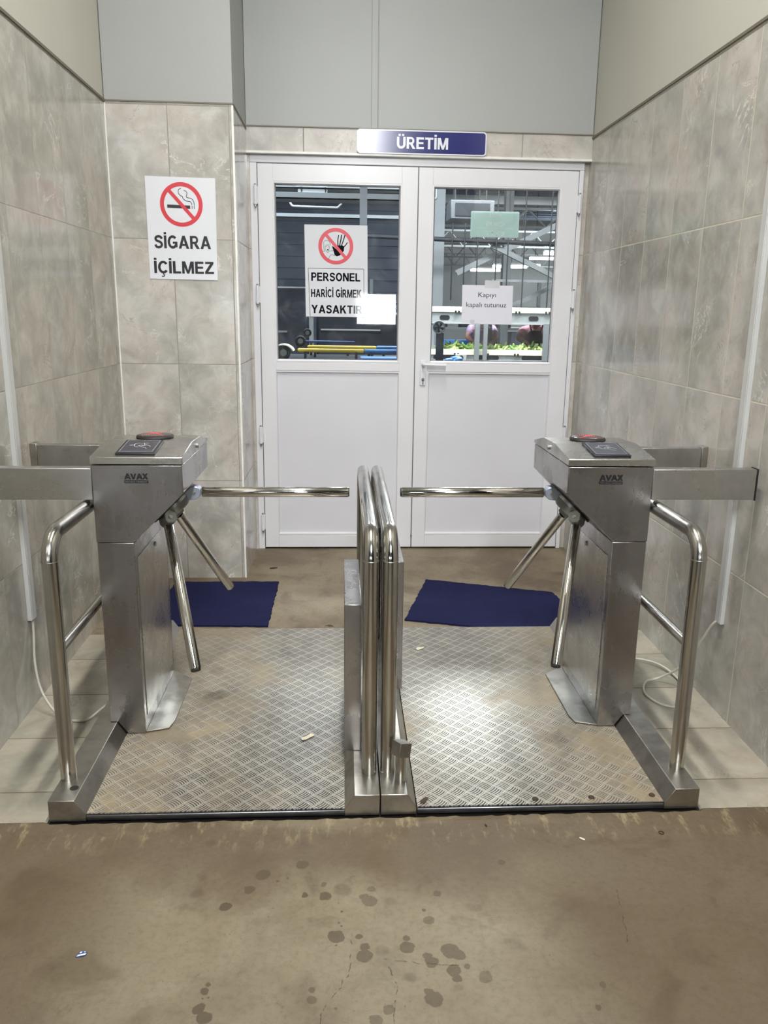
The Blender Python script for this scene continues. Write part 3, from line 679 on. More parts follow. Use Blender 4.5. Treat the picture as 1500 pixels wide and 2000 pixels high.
stroke(m, smoothpts([Z(*p) for p in ((472, 198), (448, 212), (446, 240), (462, 264), (484, 275), (490, 295), (520, 315), (560, 322), (576, 352))]), 0.003, y-0.0001)
stroke(m, smoothpts([Z(*p) for p in ((498, 216), (520, 224), (530, 246), (522, 276), (540, 285), (575, 296), (594, 326), (597, 356))]), 0.003, y-0.0001)
m.build('cigarette_symbol', M['ink'], sm)
m = MB(); block_text(m, 'SİGARA', -0.9235, -0.650, 1.7035, 0.0605, y); m.build('lettering', M['ink'], sm)
m = MB(); block_text(m, 'İÇİLMEZ', -0.931, -0.6395, 1.5855, 0.058, y); m.build('lettering', M['ink'], sm)
# entry prohibited notice on the left door glass
yg = YF+0.0215
ps = root('no_entry_sign', 'white no entry notice with raised hand symbol on the left door glass', 'sign', (-0.035, yg, 1.383))
MB().prism([(-0.213, 1.383), (0.142, 1.384), (0.136, 1.885), (-0.217, 1.884)], 'Y', yg-0.0022, yg-0.0002).build('sheet', M['laminate'], ps)
y = yg-0.0026
W = lambda px, pz: (-0.2165+(px-370)/5*0.002826, 1.884-(pz-498)/5*0.002826)
cx, cz = W(680, 699)
m = MB(); ring(m, cx, cz, 0.0785, 0.0985, y)
a = radians(-48); d = Vector((cos(a), 0, sin(a))); n_ = Vector((-d.z, 0, d.x)); c = Vector((cx, 0, cz))
q = [c-d*0.081-n_*0.0085, c+d*0.081-n_*0.0085, c+d*0.081+n_*0.0085, c-d*0.081+n_*0.0085]
flat(m, [(p.x, p.z) for p in q], y-0.0004); m.build('prohibition_ring', M['red'], ps)
m = MB()
flat(m, [W(*p) for p in ((640, 697), (662, 706), (676, 722), (694, 712), (704, 690), (745, 690), (764, 700), (760, 742), (722, 785), (690, 795), (668, 782), (655, 735))], y-0.0001)
for pts, wd in ((((700, 700), (700, 640), (709, 592)), .0052), (((716, 700), (730, 640), (738, 588)), .0056), (((733, 700), (755, 645), (770, 593)), .0052), (((750, 712), (775, 690), (796, 660)), .0046)):
    stroke(m, [W(*p) for p in pts], wd, y-0.0002)
m.build('hand_symbol', M['ink_gloss'], ps)
m = MB()
for pts in (((566, 750), (560, 700), (560, 662), (575, 648), (600, 646), (618, 658), (622, 690)), ((575, 690), (575, 725), (590, 752), (604, 760), (612, 740), (616, 700)), ((612, 745), (660, 742)), ((608, 822), (632, 780), (672, 790)), ((545, 745), (566, 748)), ((583, 690), (614, 688)), ((585, 705), (592, 705)), ((603, 705), (610, 705))):
    stroke(m, smoothpts([W(*p) for p in pts], 3), 0.0016, y-0.0001)
cx2, cz2 = W(600, 733)
ring(m, cx2, cz2, 0.001, 0.0042, y-0.0001, 16); m.build('head_outline', M['ink_gloss'], ps)
m = MB()
A, B, C_, D_ = W(403, 912), W(960, 912), W(968, 1388), W(420, 1388)
stroke(m, [A, B], 0.0022, y-0.0001); stroke(m, [B, C_], 0.0022, y-0.0001); stroke(m, [C_, D_], 0.0022, y-0.0001); stroke(m, [D_, A], 0.0022, y-0.0001)
m.build('text_frame', M['ink_gloss'], ps)
m = MB()
block_text(m, 'PERSONEL', W(433, 0)[0], W(925, 0)[0], W(0, 1034)[1], 0.0455, y)
m.build('lettering', M['ink_gloss'], ps); m = MB(); block_text(m, 'HARİCİ GİRMEK', W(430, 0)[0], W(938, 0)[0], W(0, 1192)[1], 0.044, y)
m.build('lettering', M['ink_gloss'], ps); m = MB(); block_text(m, 'YASAKTIR', W(432, 0)[0], W(945, 0)[0], W(0, 1350)[1], 0.0455, y)
m.build('lettering', M['ink_gloss'], ps)
# taped paper note on the right door glass
nt = root('paper_note', 'white paper note taped to the right door glass', 'note', (0.833, yg, 1.357))
MB().prism([(0.687, 1.36), (0.982, 1.353), (0.980, 1.572), (0.685, 1.573)], 'Y', yg-0.0016, yg-0.0002).build('sheet', M['paper'], nt)
m = MB(); add_text(m, 'Kapıyı', 0.779, 0.882, 1.5065, 0.0262, yg-0.0019, 0.0); m.build('lettering', M['ink'], nt); m = MB(); add_text(m, 'kapalı tutunuz', 0.711, 0.945, 1.4505, 0.0262, yg-0.0019, 0.0); m.build('lettering', M['ink'], nt)
MB().box(0.815, 0.90, yg-0.0022, yg-0.0017, 1.558, 1.600).build('clear_tape', M['tape'], nt)
MB().box(0.738, 0.762, yg-0.0022, yg-0.0017, 1.35, 1.378).build('clear_tape', M['tape'], nt)
# exit sign on the far side, seen from behind
ex = root('exit_sign', 'pale green exit sign seen from behind through the right door glass', 'sign', (0.859, YF+0.03, 1.836))
MB().prism(noround(0.721, 0.997, 1.836, 1.976, 0.008), 'Y', YF+0.026, YF+0.029).build('panel', M['exit'], ex)
m = MB()
add_text(m, 'ACİL', 0.818, 0.900, 1.946, 0.019, YF+0.0256, 0.02, True); m.build('lettering', M['exit_pale'], ex); m = MB(); add_text(m, 'ÇIKIŞ', 0.806, 0.912, 1.898, 0.021, YF+0.0256, 0.02, True); m.build('lettering', M['exit_pale'], ex); m = MB(); add_text(m, 'EXİT', 0.806, 0.914, 1.846, 0.023, YF+0.0256, 0.02, True)
stroke(m, [(0.75, 1.886), (0.965, 1.886)], 0.002, YF+0.0256)
m.build('lettering', M['exit_pale'], ex)

# ------------------------------------------------------------------ turnstiles, mirrored about x = MID/2
MIDS = 0.2218
def fx(side): return (lambda x: x) if side == 'left' else (lambda x: MIDS-x)
def turnstile(side):
    f = fx(side); hand = 'left' if side == 'left' else 'right'
    desc = {'left': 'stainless steel tripod turnstile standing in front of the pillar, its level arm reaching right',
            'right': 'stainless steel tripod turnstile with long cable loop behind, its level arm reaching left'}[side]
    r = root('turnstile', desc, 'turnstile', (f(-0.66), 2.76, 0.022), 'tripod turnstiles')
    y0, y1 = 2.524, 3.0
    # column and overhanging head (one folded housing)
    head = [(-0.781, 0.693), (-0.664, 0.693), (-0.5016, 0.852), (-0.5016, 0.943), (-0.781, 0.943)]
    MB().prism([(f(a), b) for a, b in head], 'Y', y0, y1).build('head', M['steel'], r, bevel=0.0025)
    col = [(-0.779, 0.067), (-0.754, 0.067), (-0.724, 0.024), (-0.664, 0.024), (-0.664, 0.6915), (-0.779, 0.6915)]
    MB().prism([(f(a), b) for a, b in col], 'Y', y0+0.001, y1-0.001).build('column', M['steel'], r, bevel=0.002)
    # service panel on the walkway side
    sp = MB().box(*sorted((f(-0.6645), f(-0.6615))), 2.556, 2.972, 0.075, 0.636).build('service_panel', M['steel_x'], r, bevel=0.001)
    MB().cyl((f(-0.663), 2.79, 0.612), (f(-0.657), 2.79, 0.612), 0.009, 18).build('panel_lock', M['cast'], r)
    # lid: slopes up to a flat middle
    prof = [(y0-0.003, 0.946), (y1+0.003, 0.946), (y1+0.003, 0.958), (2.865, 0.986), (2.700, 0.991), (y0-0.003, 0.9685)]
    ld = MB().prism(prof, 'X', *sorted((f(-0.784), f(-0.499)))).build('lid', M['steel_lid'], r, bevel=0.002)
    k = MB().cyl((f(-0.5005), 2.78, 0.965), (f(-0.492), 2.78, 0.965), 0.0085, 18); k.build('lid_lock', M['cast'], r)
    # card reader on the front slope
    sl = (0.991-0.9685)/(2.700-(y0-0.003)); zt = lambda yy: 0.9685+sl*(yy-y0+0.003)
    cx = f(-0.650)
    def slab(x0, x1, ya, yb, h0, h1):
        return MB().loft([[(x0, ya, zt(ya)+h0), (x1, ya, zt(ya)+h0), (x1, yb, zt(yb)+h0), (x0, yb, zt(yb)+h0)], [(x0, ya, zt(ya)+h1), (x1, ya, zt(ya)+h1), (x1, yb, zt(yb)+h1), (x0, yb, zt(yb)+h1)]])
    rd = slab(cx-0.061, cx+0.061, 2.545, 2.695, 0.0003, 0.006).build('card_reader', M['reader_edge'], r, bevel=0.0015)
    rf = slab(cx-0.0545, cx+0.0545, 2.552, 2.688, 0.006, 0.0068).build('reader_face', M['reader'], rd)
    # hand and card drawing
    m = MB(); th = 0.0075
    def ln(pts, wd=0.0018):
        P = [(cx+p[0], 2.62+p[1]) for p in pts]
        for (a, b) in zip(P[:-1], P[1:]):
            dx, dy = b[0]-a[0], b[1]-a[1]; L = sqrt(dx*dx+dy*dy); nx, ny = -dy/L*wd/2, dx/L*wd/2
            q = [(a[0]+nx, a[1]+ny), (b[0]+nx, b[1]+ny), (b[0]-nx, b[1]-ny), (a[0]-nx, a[1]-ny)]
            m.bm.faces.new([m.bm.verts.new((p[0], p[1], zt(p[1])+th)) for p in q])
    ln([(-0.022, 0.012), (-0.018, 0.028), (0.008, 0.030), (0.012, 0.010), (0.004, -0.004)]); ln([(-0.022, 0.012), (-0.016, -0.006), (-0.004, -0.012)])
    ln([(-0.006, 0.002), (0.010, -0.014), (0.026, -0.026)]); ln([(0.014, 0.016), (0.026, 0.004), (0.034, -0.006)]); ln([(-0.006, 0.002), (0.002, 0.010), (0.014, 0.000), (0.018, 0.006)])
    for k_ in range(3): ln([(-0.028-k_*0.0035, 0.000+k_*0.002), (-0.027-k_*0.0035, 0.014-k_*0.002)], 0.0012); ln([(0.014+k_*0.0035, 0.028-k_*0.001), (0.011+k_*0.0035, 0.036-k_*0.002)], 0.0012)
    ln([(-0.051, -0.062), (0.051, -0.062), (0.051, 0.064), (-0.051, 0.064), (-0.051, -0.062)], 0.0008)
    m.build('reader_symbol', M['gline'], rd)
    # round indicator with a red cross
    cxi = f(-0.641) if side == 'left' else f(-0.639)
    dz = 0.9895
    ind = MB().loft([[(cxi+rr*cos(2*pi*k/40), 2.795+rr*sin(2*pi*k/40), zz) for k in range(40)] for rr, zz in ((0.056, 0.986), (0.061, 0.988), (0.063, 0.993), (0.060, 0.9975), (0.056, 0.999))])
    io = ind.build('indicator', M['rubber'], r, smooth=50)
    MB().ell((cxi, 2.795, 0.9985), 0.056, 0.056, 0.005, 36, 6, 0.0).build('indicator_dome', M['disp'], io, smooth=60)
    m = MB()
    for sgn in (1, -1):
        for k_ in range(-6, 7):
            u = k_/6*0.034; m.ell((cxi+u, 2.795+u*sgn, 0.9985+0.0052*(1-2*u*u/0.0033)), 0.0024, 0.0024, 0.0012, 8, 4, 0.0)
    m.build('red_cross_light', M['red_led'], io)
    # logo
    lx = 0 if side == 'left' else 0
    x0, x1 = (-0.681, -0.608) if side == 'left' else (0.826, 0.903)
    m = MB(); block_text(m, 'AVAX', x0+0.001, x1, 0.8985, 0.0185, y0-0.0022, -0.03); m.box(x0, x1, y0-0.0024, y0-0.0012, 0.8865, 0.8955)
    m.build('logo', M['ink'], r)
    m = MB(); add_text(m, 'PDKS GEÇİŞ TURNİKELERİ', x0+0.003, x1-0.003, 0.8888, 0.0042, y0-0.0027, 0.0); m.build('logo_small_print', M['cast'], r)
    # rotor: round plate on the slanted face, hub and three arms
    ax = Vector((1 if side == 'left' else -1, 0, -1)).normalized()
    fc = Vector((f(-0.583), 2.76, 0.7715))
    MB().cyl(fc-ax*0.001, fc+ax*0.006, 0.094, 40).build('rotor_plate', M['black'], r)
    hub = MB().tube([fc+ax*0.006, fc+ax*0.016, fc+ax*0.034, fc+ax*0.040], [0.060, 0.060, 0.042, 0.030], 24).build('rotor_hub', M['cast'], r, smooth=40)
    apex = Vector((f(-0.618), 2.76, 0.8065))
    sx = 1 if side == 'left' else -1
    for i, dv in enumerate((Vector((sx, 0, 0)), Vector((sx*0.25, -0.612, -0.75)), Vector((sx*0.25, 0.612, -0.75)))):
        dv.normalize(); s0 = apex+dv*0.122; tip = apex+dv*(0.636 if i == 0 else 0.640)
        am = MB().tube([s0+dv*0.012, s0+dv*0.014, tip-dv*0.002, tip], [0.0162, 0.0175, 0.0175, 0.0165], 28).build('arm', M['arm'], r, smooth=50)
        MB().cyl(tip-dv*0.001, tip+dv*0.004, 0.0155, 24).build('arm_cap', M['rubber'], am)
        # lug carrying the arm
        nn = dv.cross(ax).normalized(); uu = nn.cross(dv).normalized()
        a0 = apex+dv*0.085
        pts = []
        for (p, q_) in ((-0.012, 0.0), (0.006, 0.026), (0.030, 0.0235), (0.045, 0.012), (0.047, -0.012), (0.036, -0.022), (0.008, -0.024)):
            pts.append(a0+dv*p+uu*q_)
        lg = MB().poly3([p-nn*0.020 for p in pts], nn, 0.040).build('arm_lug', M['zinc'] if i == 0 else M['cast'], am, bevel=0.003)
        bc = a0+dv*0.024
        MB().cyl(bc-nn*0.0225, bc+nn*0.0225, 0.0065, 16).cyl(bc-nn*0.024, bc+nn*0.024, 0.0032, 6).build('lug_bolt', M['steel_x'], am)
        if i == 2:
            for kk in (0.155, 0.172): MB().cyl(apex+dv*kk-ax*0.0-nn*0.0+uu*0.0155, apex+dv*kk+uu*0.0185, 0.005, 12).build('arm_screw', M['cast'], am)
    # small screws on the slanted edge
    for yy in (2.60, 2.64):
        pass
    # foot flange
    fl = [(f(-0.664), 2.53), (f(-0.592), 2.552), (f(-0.583), 2.600), (f(-0.583), 2.938), (f(-0.664), 3.01)]
    MB().prism(fl, 'Z', 0.0235, 0.0285).build('foot_flange', M['steel_base'], r, bevel=0.001)
    for (px, py) in ((-0.62, 2.60), (-0.62, 2.90)):
        pass
    return r
TL, TR = turnstile('left'), turnstile('right')

# ------------------------------------------------------------------ platforms
def platform(side):
    f = fx(side)
    lab = 'left low steel platform with dusty tread plate' if side == 'left' else 'right low steel platform with three screws along its front edge'
    r = root('platform', lab, 'platform', (f(-0.36), 2.76, 0.0), 'turnstile platforms')
    y0, y1 = 2.072, 3.452
    outer = [(-0.830, 0.0), (-0.830, 0.066), (-0.757, 0.066), (-0.727, 0.0215), (-0.727, 0.0)]
    MB().prism([(f(a), b) for a, b in outer], 'Y', y0, y1).build('outer_rail', M['steel_base'], r, bevel=0.0015)
    xg = 0.1035 if side == 'left' else 0.1065+0.0
    xg = MIDS/2-0.0028 if side == 'left' else MIDS/2-0.0028
    xg = 0.1065
    inner = [(0.005, 0.0), (0.005, 0.0215), (0.033, 0.066), (0.1068, 0.066), (0.1068, 0.0)]
    if side == 'right': inner = [(0.008, 0.0), (0.008, 0.0215), (0.034, 0.066), (0.1118, 0.066), (0.1118, 0.0)]
    MB().prism([(f(a), b) for a, b in inner], 'Y', y0, y1).build('inner_rail', M['steel_base'], r, bevel=0.0015)
    MB().box(*sorted((f(-0.727), f(0.006))), y0+0.002, y0+0.02, 0.0, 0.0165).build('front_edge', M['edge'], r, bevel=0.002)
    pl = MB().box(*sorted((f(-0.7275), f(0.0055))), y0+0.008, y1, 0.018, 0.0215)
    pl.build('tread_plate', M['plate_l'] if side == 'left' else M['plate_r'], r)
    if side == 'left':
        MB().cyl((-0.776, 2.137, 0.060), (-0.776, 2.137, 0.0665), 0.0125, 24).build('cable_hole', M['shadow_gap'], r)
        m = MB(); ring_pts = []
    else:
        for (sx, sy) in ((0.569, 2.103), (0.739, 2.105), (0.925, 2.110)):
            MB().tube([(sx, sy, 0.021), (sx, sy, 0.0245), (sx, sy, 0.027)], [0.0095, 0.0085, 0.005], 16).build('screw', M['leaf'], r)
    return r
PLL, PLR = platform('left'), platform('right')

# ------------------------------------------------------------------ guard rails
def guard(x, name, label, y1=3.225, box_x=None, boxy=None, low=True):
    r = root(name, label, 'rail', (x, 2.7, 0.066), 'tubular guard rails beside the lanes')
    zt = 0.8045; R_ = 0.0225
    MB().tube([(x, 2.193, 0.066), (x, 2.193, zt), (x, y1, zt), (x, y1, 0.066)], R_, 28, 0.075, 12).build('bent_tube', M['tube'], r, smooth=60)
    for yy in (2.193, y1):
        MB().torus((x, yy, 0.735), R_-0.0004, 0.0012, 'Y', 28, 6).xf(Matrix.Translation((x, yy, 0.735)) @ Matrix.Rotation(pi/2, 4, 'X') @ Matrix.Translation((-x, -yy, -0.735))).build('weld_ring', M['steel_base'], r)
    if low: MB().cyl((x, 2.205, 0.468), (x, y1-0.012, 0.468), 0.0160, 22).build('lower_tube', M['tube'], r, smooth=60)
    if box_x: MB().box(box_x[0], box_x[1], boxy[0], boxy[1], 0.066, 0.556).build('box_post', M['steel'], r, bevel=0.002)
    return r
guard(-0.809, 'guard_rail', 'bent steel tube rail beside the left wall')
guard(1.029, 'guard_rail', 'bent steel tube rail beside the right wall')
guard(0.0795, 'guard_rail', 'central steel tube rail of the left lane, with wide box post in front', box_x=(0.004, 0.0562), boxy=(2.317, 2.78), low=False)
guard(0.1345, 'guard_rail', 'central steel tube rail of the right lane, with box post further back', box_x=(0.158, 0.2165), boxy=(2.745, 3.235), low=False)
# short post with crooked metal box, in front of the central rails
r = root('short_post', 'short steel post carrying a crooked metal box, beside the central rails', 'post', (0.1705, 2.146, 0.066))
MB().cyl((0.1705, 2.146, 0.066), (0.1705, 2.146, 0.150), 0.0165, 24).build('stub_tube', M['tube'], r, smooth=60)
mt = Matrix.Translation((0.1755, 2.15, 0.168)) @ Matrix.Rotation(radians(28), 4, 'Z') @ Matrix.Rotation(radians(14), 4, 'Y') @ Matrix.Rotation(radians(-8), 4, 'X')
MB().box(-0.024, 0.016, -0.022, 0.022, -0.021, 0.021).xf(mt).build('metal_box', M['steel_base'], r, bevel=0.001)
MB().box(0.0165, 0.018, -0.015, 0.015, -0.014, 0.014).xf(mt).build('box_opening', M['shadow_gap'], r)
MB().ell((0, 0, 0), 0.010, 0.010, 0.008).xf(mt @ Matrix.Translation((0.022, 0.012, -0.006))).build('rubber_stop', M['rubber'], r)

# ------------------------------------------------------------------ beams between the turnstiles and the walls
def beam(x0, x1, y0, y1, z0, z1, label, cap=None):
    r = root('barrier_beam', label, 'beam', ((x0+x1)/2, (y0+y1)/2, z0), 'flat steel beams between turnstiles and walls')
    MB().box(x0, x1, y0, y1, z0, z1).build('hollow_beam', M['steel_x'], r, bevel=0.002)
    if cap: MB().box(cap[0], cap[1], y0-0.004, y1+0.002, z0-0.004, z1+0.006).build('end_plate', M['steel_base'], r, bevel=0.002)
    return r
beam(-1.108, -0.782, 2.528, 2.568, 0.831, 0.932, 'front steel beam from the left turnstile to the left wall')
beam(1.004, 1.350, 2.528, 2.568, 0.834, 0.935, 'front steel beam from the right turnstile to the right wall')
beam(-1.118, -0.782, 2.958, 2.998, 0.842, 0.934, 'rear steel beam from the left turnstile to the left wall', (-1.124, -1.100))
beam(1.004, 1.366, 2.958, 2.998, 0.842, 0.934, 'rear steel beam from the right turnstile to the right wall', (1.352, 1.376))
MB_ = MB().box(1.350, 1.354, 2.526, 2.570, 0.832, 0.937)
MB_.build('end_plate', M['rubber'], [o for o in COL.objects if o.name.startswith('barrier_beam')][1])

# ------------------------------------------------------------------ cable trunkings and cables
def trunk(x, y, z0, inward, label):
    r = root('cable_trunking', label, 'trunking', (x, y, z0))
    a, b = sorted((x, x+inward*0.016))
    MB().box(a, b, y-0.020, y+0.020, z0, ZC-0.006).build('channel', M['trunk'], r, bevel=0.001)
    c, d = sorted((x+inward*0.016, x+inward*0.0185)); MB().box(c, d, y-0.0165, y+0.0165, z0+0.003, ZC-0.006).build('cover', M['trunk'], r, bevel=0.0008)
    return r
trunk(XL, 2.812, 0.325, 1, 'white plastic cable trunking down the left wall')
trunk(XR, 2.700, 0.335, -1, 'white plastic cable trunking down the right wall')
c1 = [(-1.115, 2.812, 0.335), (-1.112, 2.80, 0.27), (-1.105, 2.77, 0.17), (-1.08, 2.74, 0.08), (-1.02, 2.69, 0.022), (-0.96, 2.655, 0.008), (-0.90, 2.655, 0.008), (-0.85, 2.68, 0.04), (-0.80, 2.72, 0.07)]
tag(MB().tube(smoothpts(c1, 8), 0.0045, 10).build('power_cable', M['cable'], smooth=60), 'white cable from the left wall trunking down to the floor', 'cable')
c2 = [(1.367, 2.70, 0.345), (1.352, 2.72, 0.318), (1.335, 2.77, 0.22), (1.31, 2.84, 0.10), (1.26, 2.91, 0.02), (1.20, 2.90, 0.008), (1.16, 2.80, 0.007), (1.19, 2.71, 0.007), (1.26, 2.69, 0.008), (1.31, 2.76, 0.012), (1.335, 2.93, 0.012), (1.30, 3.05, 0.016), (1.22, 3.11, 0.012), (1.12, 3.08, 0.010), (1.06, 3.02, 0.02), (1.01, 2.93, 0.07)]
tag(MB().tube(smoothpts(c2, 8), 0.0045, 10).build('power_cable', M['cable'], smooth=60), 'white cable looped on the floor beside the right wall', 'cable')

# ------------------------------------------------------------------ mats
def mat(pts, label, seed):
    random.seed(seed); out = []
    n = len(pts)
    for i in range(n):
        a, b = Vector((*pts[i], 0)), Vector((*pts[(i+1) % n], 0)); L = (b-a).length; k = int(L/0.02)
        nn = Vector((-(b-a).y, (b-a).x, 0)).normalized()
        for j in range(k): p = a.lerp(b, j/k)+nn*random.uniform(-0.0035, 0.0035); out.append((p.x, p.y))
    m = MB().prism(out, 'Z', 0.0005, 0.009).build('door_mat', M['mat']); tag(m, label, 'mat', 'navy door mats'); return m
mat([(-0.345, 3.52), (-0.341, 4.148), (-0.885, 4.152), (-0.90, 3.54)], 'navy blue door mat lying squarely in front of the pillar', 3)
mat([(0.29, 3.585), (0.62, 3.492), (0.945, 3.455), (1.15, 3.50), (1.09, 3.955), (0.452, 4.172)], 'navy blue door mat lying askew in front of the right door', 5)

# ------------------------------------------------------------------ litter
r = root('torn_label', 'small blue and white torn label lying on the concrete floor', 'litter', (-0.588, 1.574, 0.0))
MB().prism([(-0.606, 1.560), (-0.600, 1.584), (-0.590, 1.590), (-0.572, 1.588), (-0.569, 1.572), (-0.578, 1.565)], 'Z', 0.0005, 0.0018).build('paper', M['bluedk'], r)
MB().prism([(-0.603, 1.563), (-0.5995, 1.571), (-0.5715, 1.579), (-0.573, 1.571)], 'Z', 0.0018, 0.0022).prism([(-0.597, 1.579), (-0.594, 1.586), (-0.588, 1.587), (-0.590, 1.580)], 'Z', 0.0018, 0.0022).prism([(-0.583, 1.583), (-0.582, 1.587), (-0.574, 1.586), (-0.576, 1.583)], 'Z', 0.0018, 0.0022).build('white_print', M['sheet'], r)
r.scale = (0.6, 0.6, 1)
def scrap(x, y, z, s, name, matl, label, cat, seed):
    random.seed(seed); n = 9; ang = random.uniform(0, pi)
    lo = []; hi = []
    for i in range(n):
        a = 2*pi*i/n; rr = s*random.uniform(0.55, 1.0); u, v = rr*cos(a)*1.4, rr*sin(a)*0.6
        px, py = x+u*cos(ang)-v*sin(ang), y+u*sin(ang)+v*cos(ang); hz = z+0.0006+random.uniform(0, 0.2)*s
        lo.append((px, py, hz)); hi.append((px, py, hz+0.0012))
    return tag(MB().loft([lo, hi]).build(name, matl), label, cat)
scrap(-0.394, 4.40, 0.0, 0.022, 'dry_leaf', M['leaf'], 'dark dry leaf on the floor near the left door', 'leaf', 1)
scrap(-0.06, 3.47, 0.0215, 0.018, 'dry_leaf', M['leaf'], 'dark leaf scrap on the rear edge of the left platform', 'leaf', 2)
scrap(-0.12, 2.478, 0.0215, 0.026, 'paper_scrap', M['chip'], 'pale trodden paper scrap on the left tread plate', 'scrap', 3)
scrap(0.328, 3.21, 0.0215, 0.022, 'paper_scrap', M['chip'], 'pale crumb stuck to the right tread plate', 'scrap', 4)
scrap(0.408, 2.011, 0.0, 0.006, 'dark_chip', M['leaf'], 'tiny dark chip on the concrete before the right platform', 'scrap', 5)
scrap(0.665, 1.941, 0.0, 0.007, 'pale_chip', M['chip'], 'tiny pale chip on the concrete at the right', 'scrap', 6)
scrap(0.238, 2.105, 0.0215, 0.018, 'dirt_clump', M['leaf'], 'clump of brown dirt in the front corner of the right tread plate', 'dirt', 7)
m = MB().torus((0, 0, 0), 0.0065, 0.0014, 'Y', 20, 8).xf(Matrix.Translation((0.898, 1.96, 0.0016)) @ Matrix.Rotation(pi/2, 4, 'X'))
tag(m.build('small_ring', M['leaf'], smooth=60), 'tiny dark ring lying on the concrete at the right', 'ring')

# ------------------------------------------------------------------ production hall behind the doors
HX0, HX1, HY1, HZ = -7.0, 11.0, 42.0, 5.4
struct(MB().box(HX0, HX1, 4.95, HY1, -0.15, 0.0).build('floor', M['hall_floor']), 'hall floor beyond the doors')
struct(MB().box(HX0, HX1, HY1, HY1+0.2, 0, HZ).build('wall_far', M['hall_lite']), 'far wall of the production hall')
struct(MB().box(HX0-0.2, HX0, 4.95, HY1, 0, HZ).build('wall_left', M['hall_dark']), 'left wall of the production hall')
struct(MB().box(HX1, HX1+0.2, 4.95, HY1, 0, HZ).build('wall_right', M['hall_lite']), 'right wall of the production hall')
struct(MB().box(HX0, XL-0.2, 4.8, 4.95, 0, HZ).box(XR+0.2, HX1, 4.8, 4.95, 0, HZ).box(XL-0.2, XR+0.2, 4.95, 4.97, H, HZ).build('wall_back', M['hall_dark']), 'hall side of the door wall')
mb = MB().box(HX0, HX1, 4.95, HY1, HZ, HZ+0.1)
yy = 5.6
while yy < HY1: mb.box(HX0, HX1, yy, yy+0.12, HZ-0.10, HZ); yy += 0.75
struct(mb.build('ceiling', M['hall_dark']), 'ribbed dark ceiling of the production hall')
mb = MB().box(HX0, 1.75, 20.0, 20.1, 0, HZ)
zz = 0.3
while zz < HZ-0.1: mb.box(HX0, 1.75, 19.96, 20.0, zz, zz+0.10); zz += 0.26
struct(mb.build('wall_partition', M['hall_dark2']), 'dark slate partition with horizontal ribs in the left part of the hall')
# roof beams and hanging lamps
def gbeam(a, b, w_, name, label, matl, cat='beam', group=None):
    a, b = Vector(a), Vector(b); d = (b-a).normalized(); u = d.cross(Vector((0, 1, 0)))
    if u.length < 0.1: u = Vector((1, 0, 0))
    u.normalize(); v = d.cross(u).normalized(); h = w_/2; t_ = w_*0.18
    mbx = MB()
    def bar(u0, u1, v0, v1):
        mbx.loft([[p+u*u0+v*v0, p+u*u1+v*v0, p+u*u1+v*v1, p+u*u0+v*v1] for p in (a, b)])
    bar(-h, h, -h, -h+t_); bar(-h, h, h-t_, h); bar(-t_/2, t_/2, -h+t_, h-t_)
    return tag(mbx.build(name, matl), label, cat, group)
for i, yy in enumerate((9.5, 12.2, 15.5, 19.2, 24.5, 31.0)):
    gbeam((HX0, yy, 4.35+0.05*i), (HX1, yy, 4.35+0.05*i), 0.22, 'roof_beam', 'grey steel beam crossing the hall under the ceiling', M['hall_grey'], 'beam', 'steel roof beams across the hall')
def truss(y, z, h, label):
    m = MB(); x0, x1 = 1.8, HX1
    for zz in (z, z+h): m.box(x0, x1, y, y+0.06, zz, zz+0.05)
    xx = x0; up = True
    while xx < x1-0.4:
        a, b = ((xx, y+.03, z+.02), (xx+.4, y+.03, z+h+.02)) if up else ((xx, y+.03, z+h+.02), (xx+.4, y+.03, z+.02))
        m.tube([a, b], 0.018, 6); xx += 0.4; up = not up
    for xx in (x0+.1, (x0+x1)/2, x1-.3): m.box(xx, xx+.04, y+.01, y+.05, z+h, HZ)
    return tag(m.build('roof_truss', M['hall_grey']), label, 'truss', 'roof trusses in the right part of the hall')
truss(17.5, 3.12, 0.36, 'nearest zigzag roof truss seen right of the exit sign')
truss(24.0, 3.22, 0.42, 'second nearest zigzag roof truss behind the exit sign')
truss(31.5, 3.40, 0.46, 'third zigzag roof truss, low behind the bright lamps')
truss(38.0, 3.45, 0.50, 'furthest zigzag roof truss before the far wall')
gbeam((1.79, 13.3, 2.02), (3.9, 13.3, 3.03), 0.085, 'brace', 'long grey diagonal brace rising to the right in the hall', M['hall_grey'])
gbeam((2.30, 13.1, 2.44), (3.9, 13.1, 1.72), 0.075, 'brace', 'grey diagonal brace sloping down to the right in the hall', M['hall_grey'])
gbeam((2.70, 13.5, 1.50), (3.9, 13.5, 2.11), 0.07, 'brace', 'short low diagonal brace right of the paper note', M['hall_grey'])
tag(MB().cyl((0.2, 13, 2.53), (4.2, 13, 2.44), 0.035, 12).build('pipe', M['rod']), 'dark horizontal pipe crossing the hall behind the exit sign', 'pipe')
tag(MB().box(2.3, 4.2, 12.98, 13.02, 1.885, 1.925).build('steel_rail', M['hall_grey']), 'thin grey horizontal rail right of the paper note', 'rail')
for i, (xx, z0, z1) in enumerate(((2.34, 1.5, 2.3), (2.52, 1.5, 2.45), (2.77, 1.5, 2.6), (3.17, 1.5, 2.72), (2.05, 1.7, 2.2), (1.85, 1.6, 2.05), (1.66, 1.6, 1.95))):
    tag(MB().cyl((xx, 12.9, z0), (xx, 12.9, HZ), 0.010, 8).build('hanger_rod', M['rod']), ('fourth', 'fifth', 'sixth', 'seventh', 'third', 'second', 'first')[i]+' from the left of the thin dark hanger rods above the sorting line', 'rod', 'thin vertical rods above the sorting line')
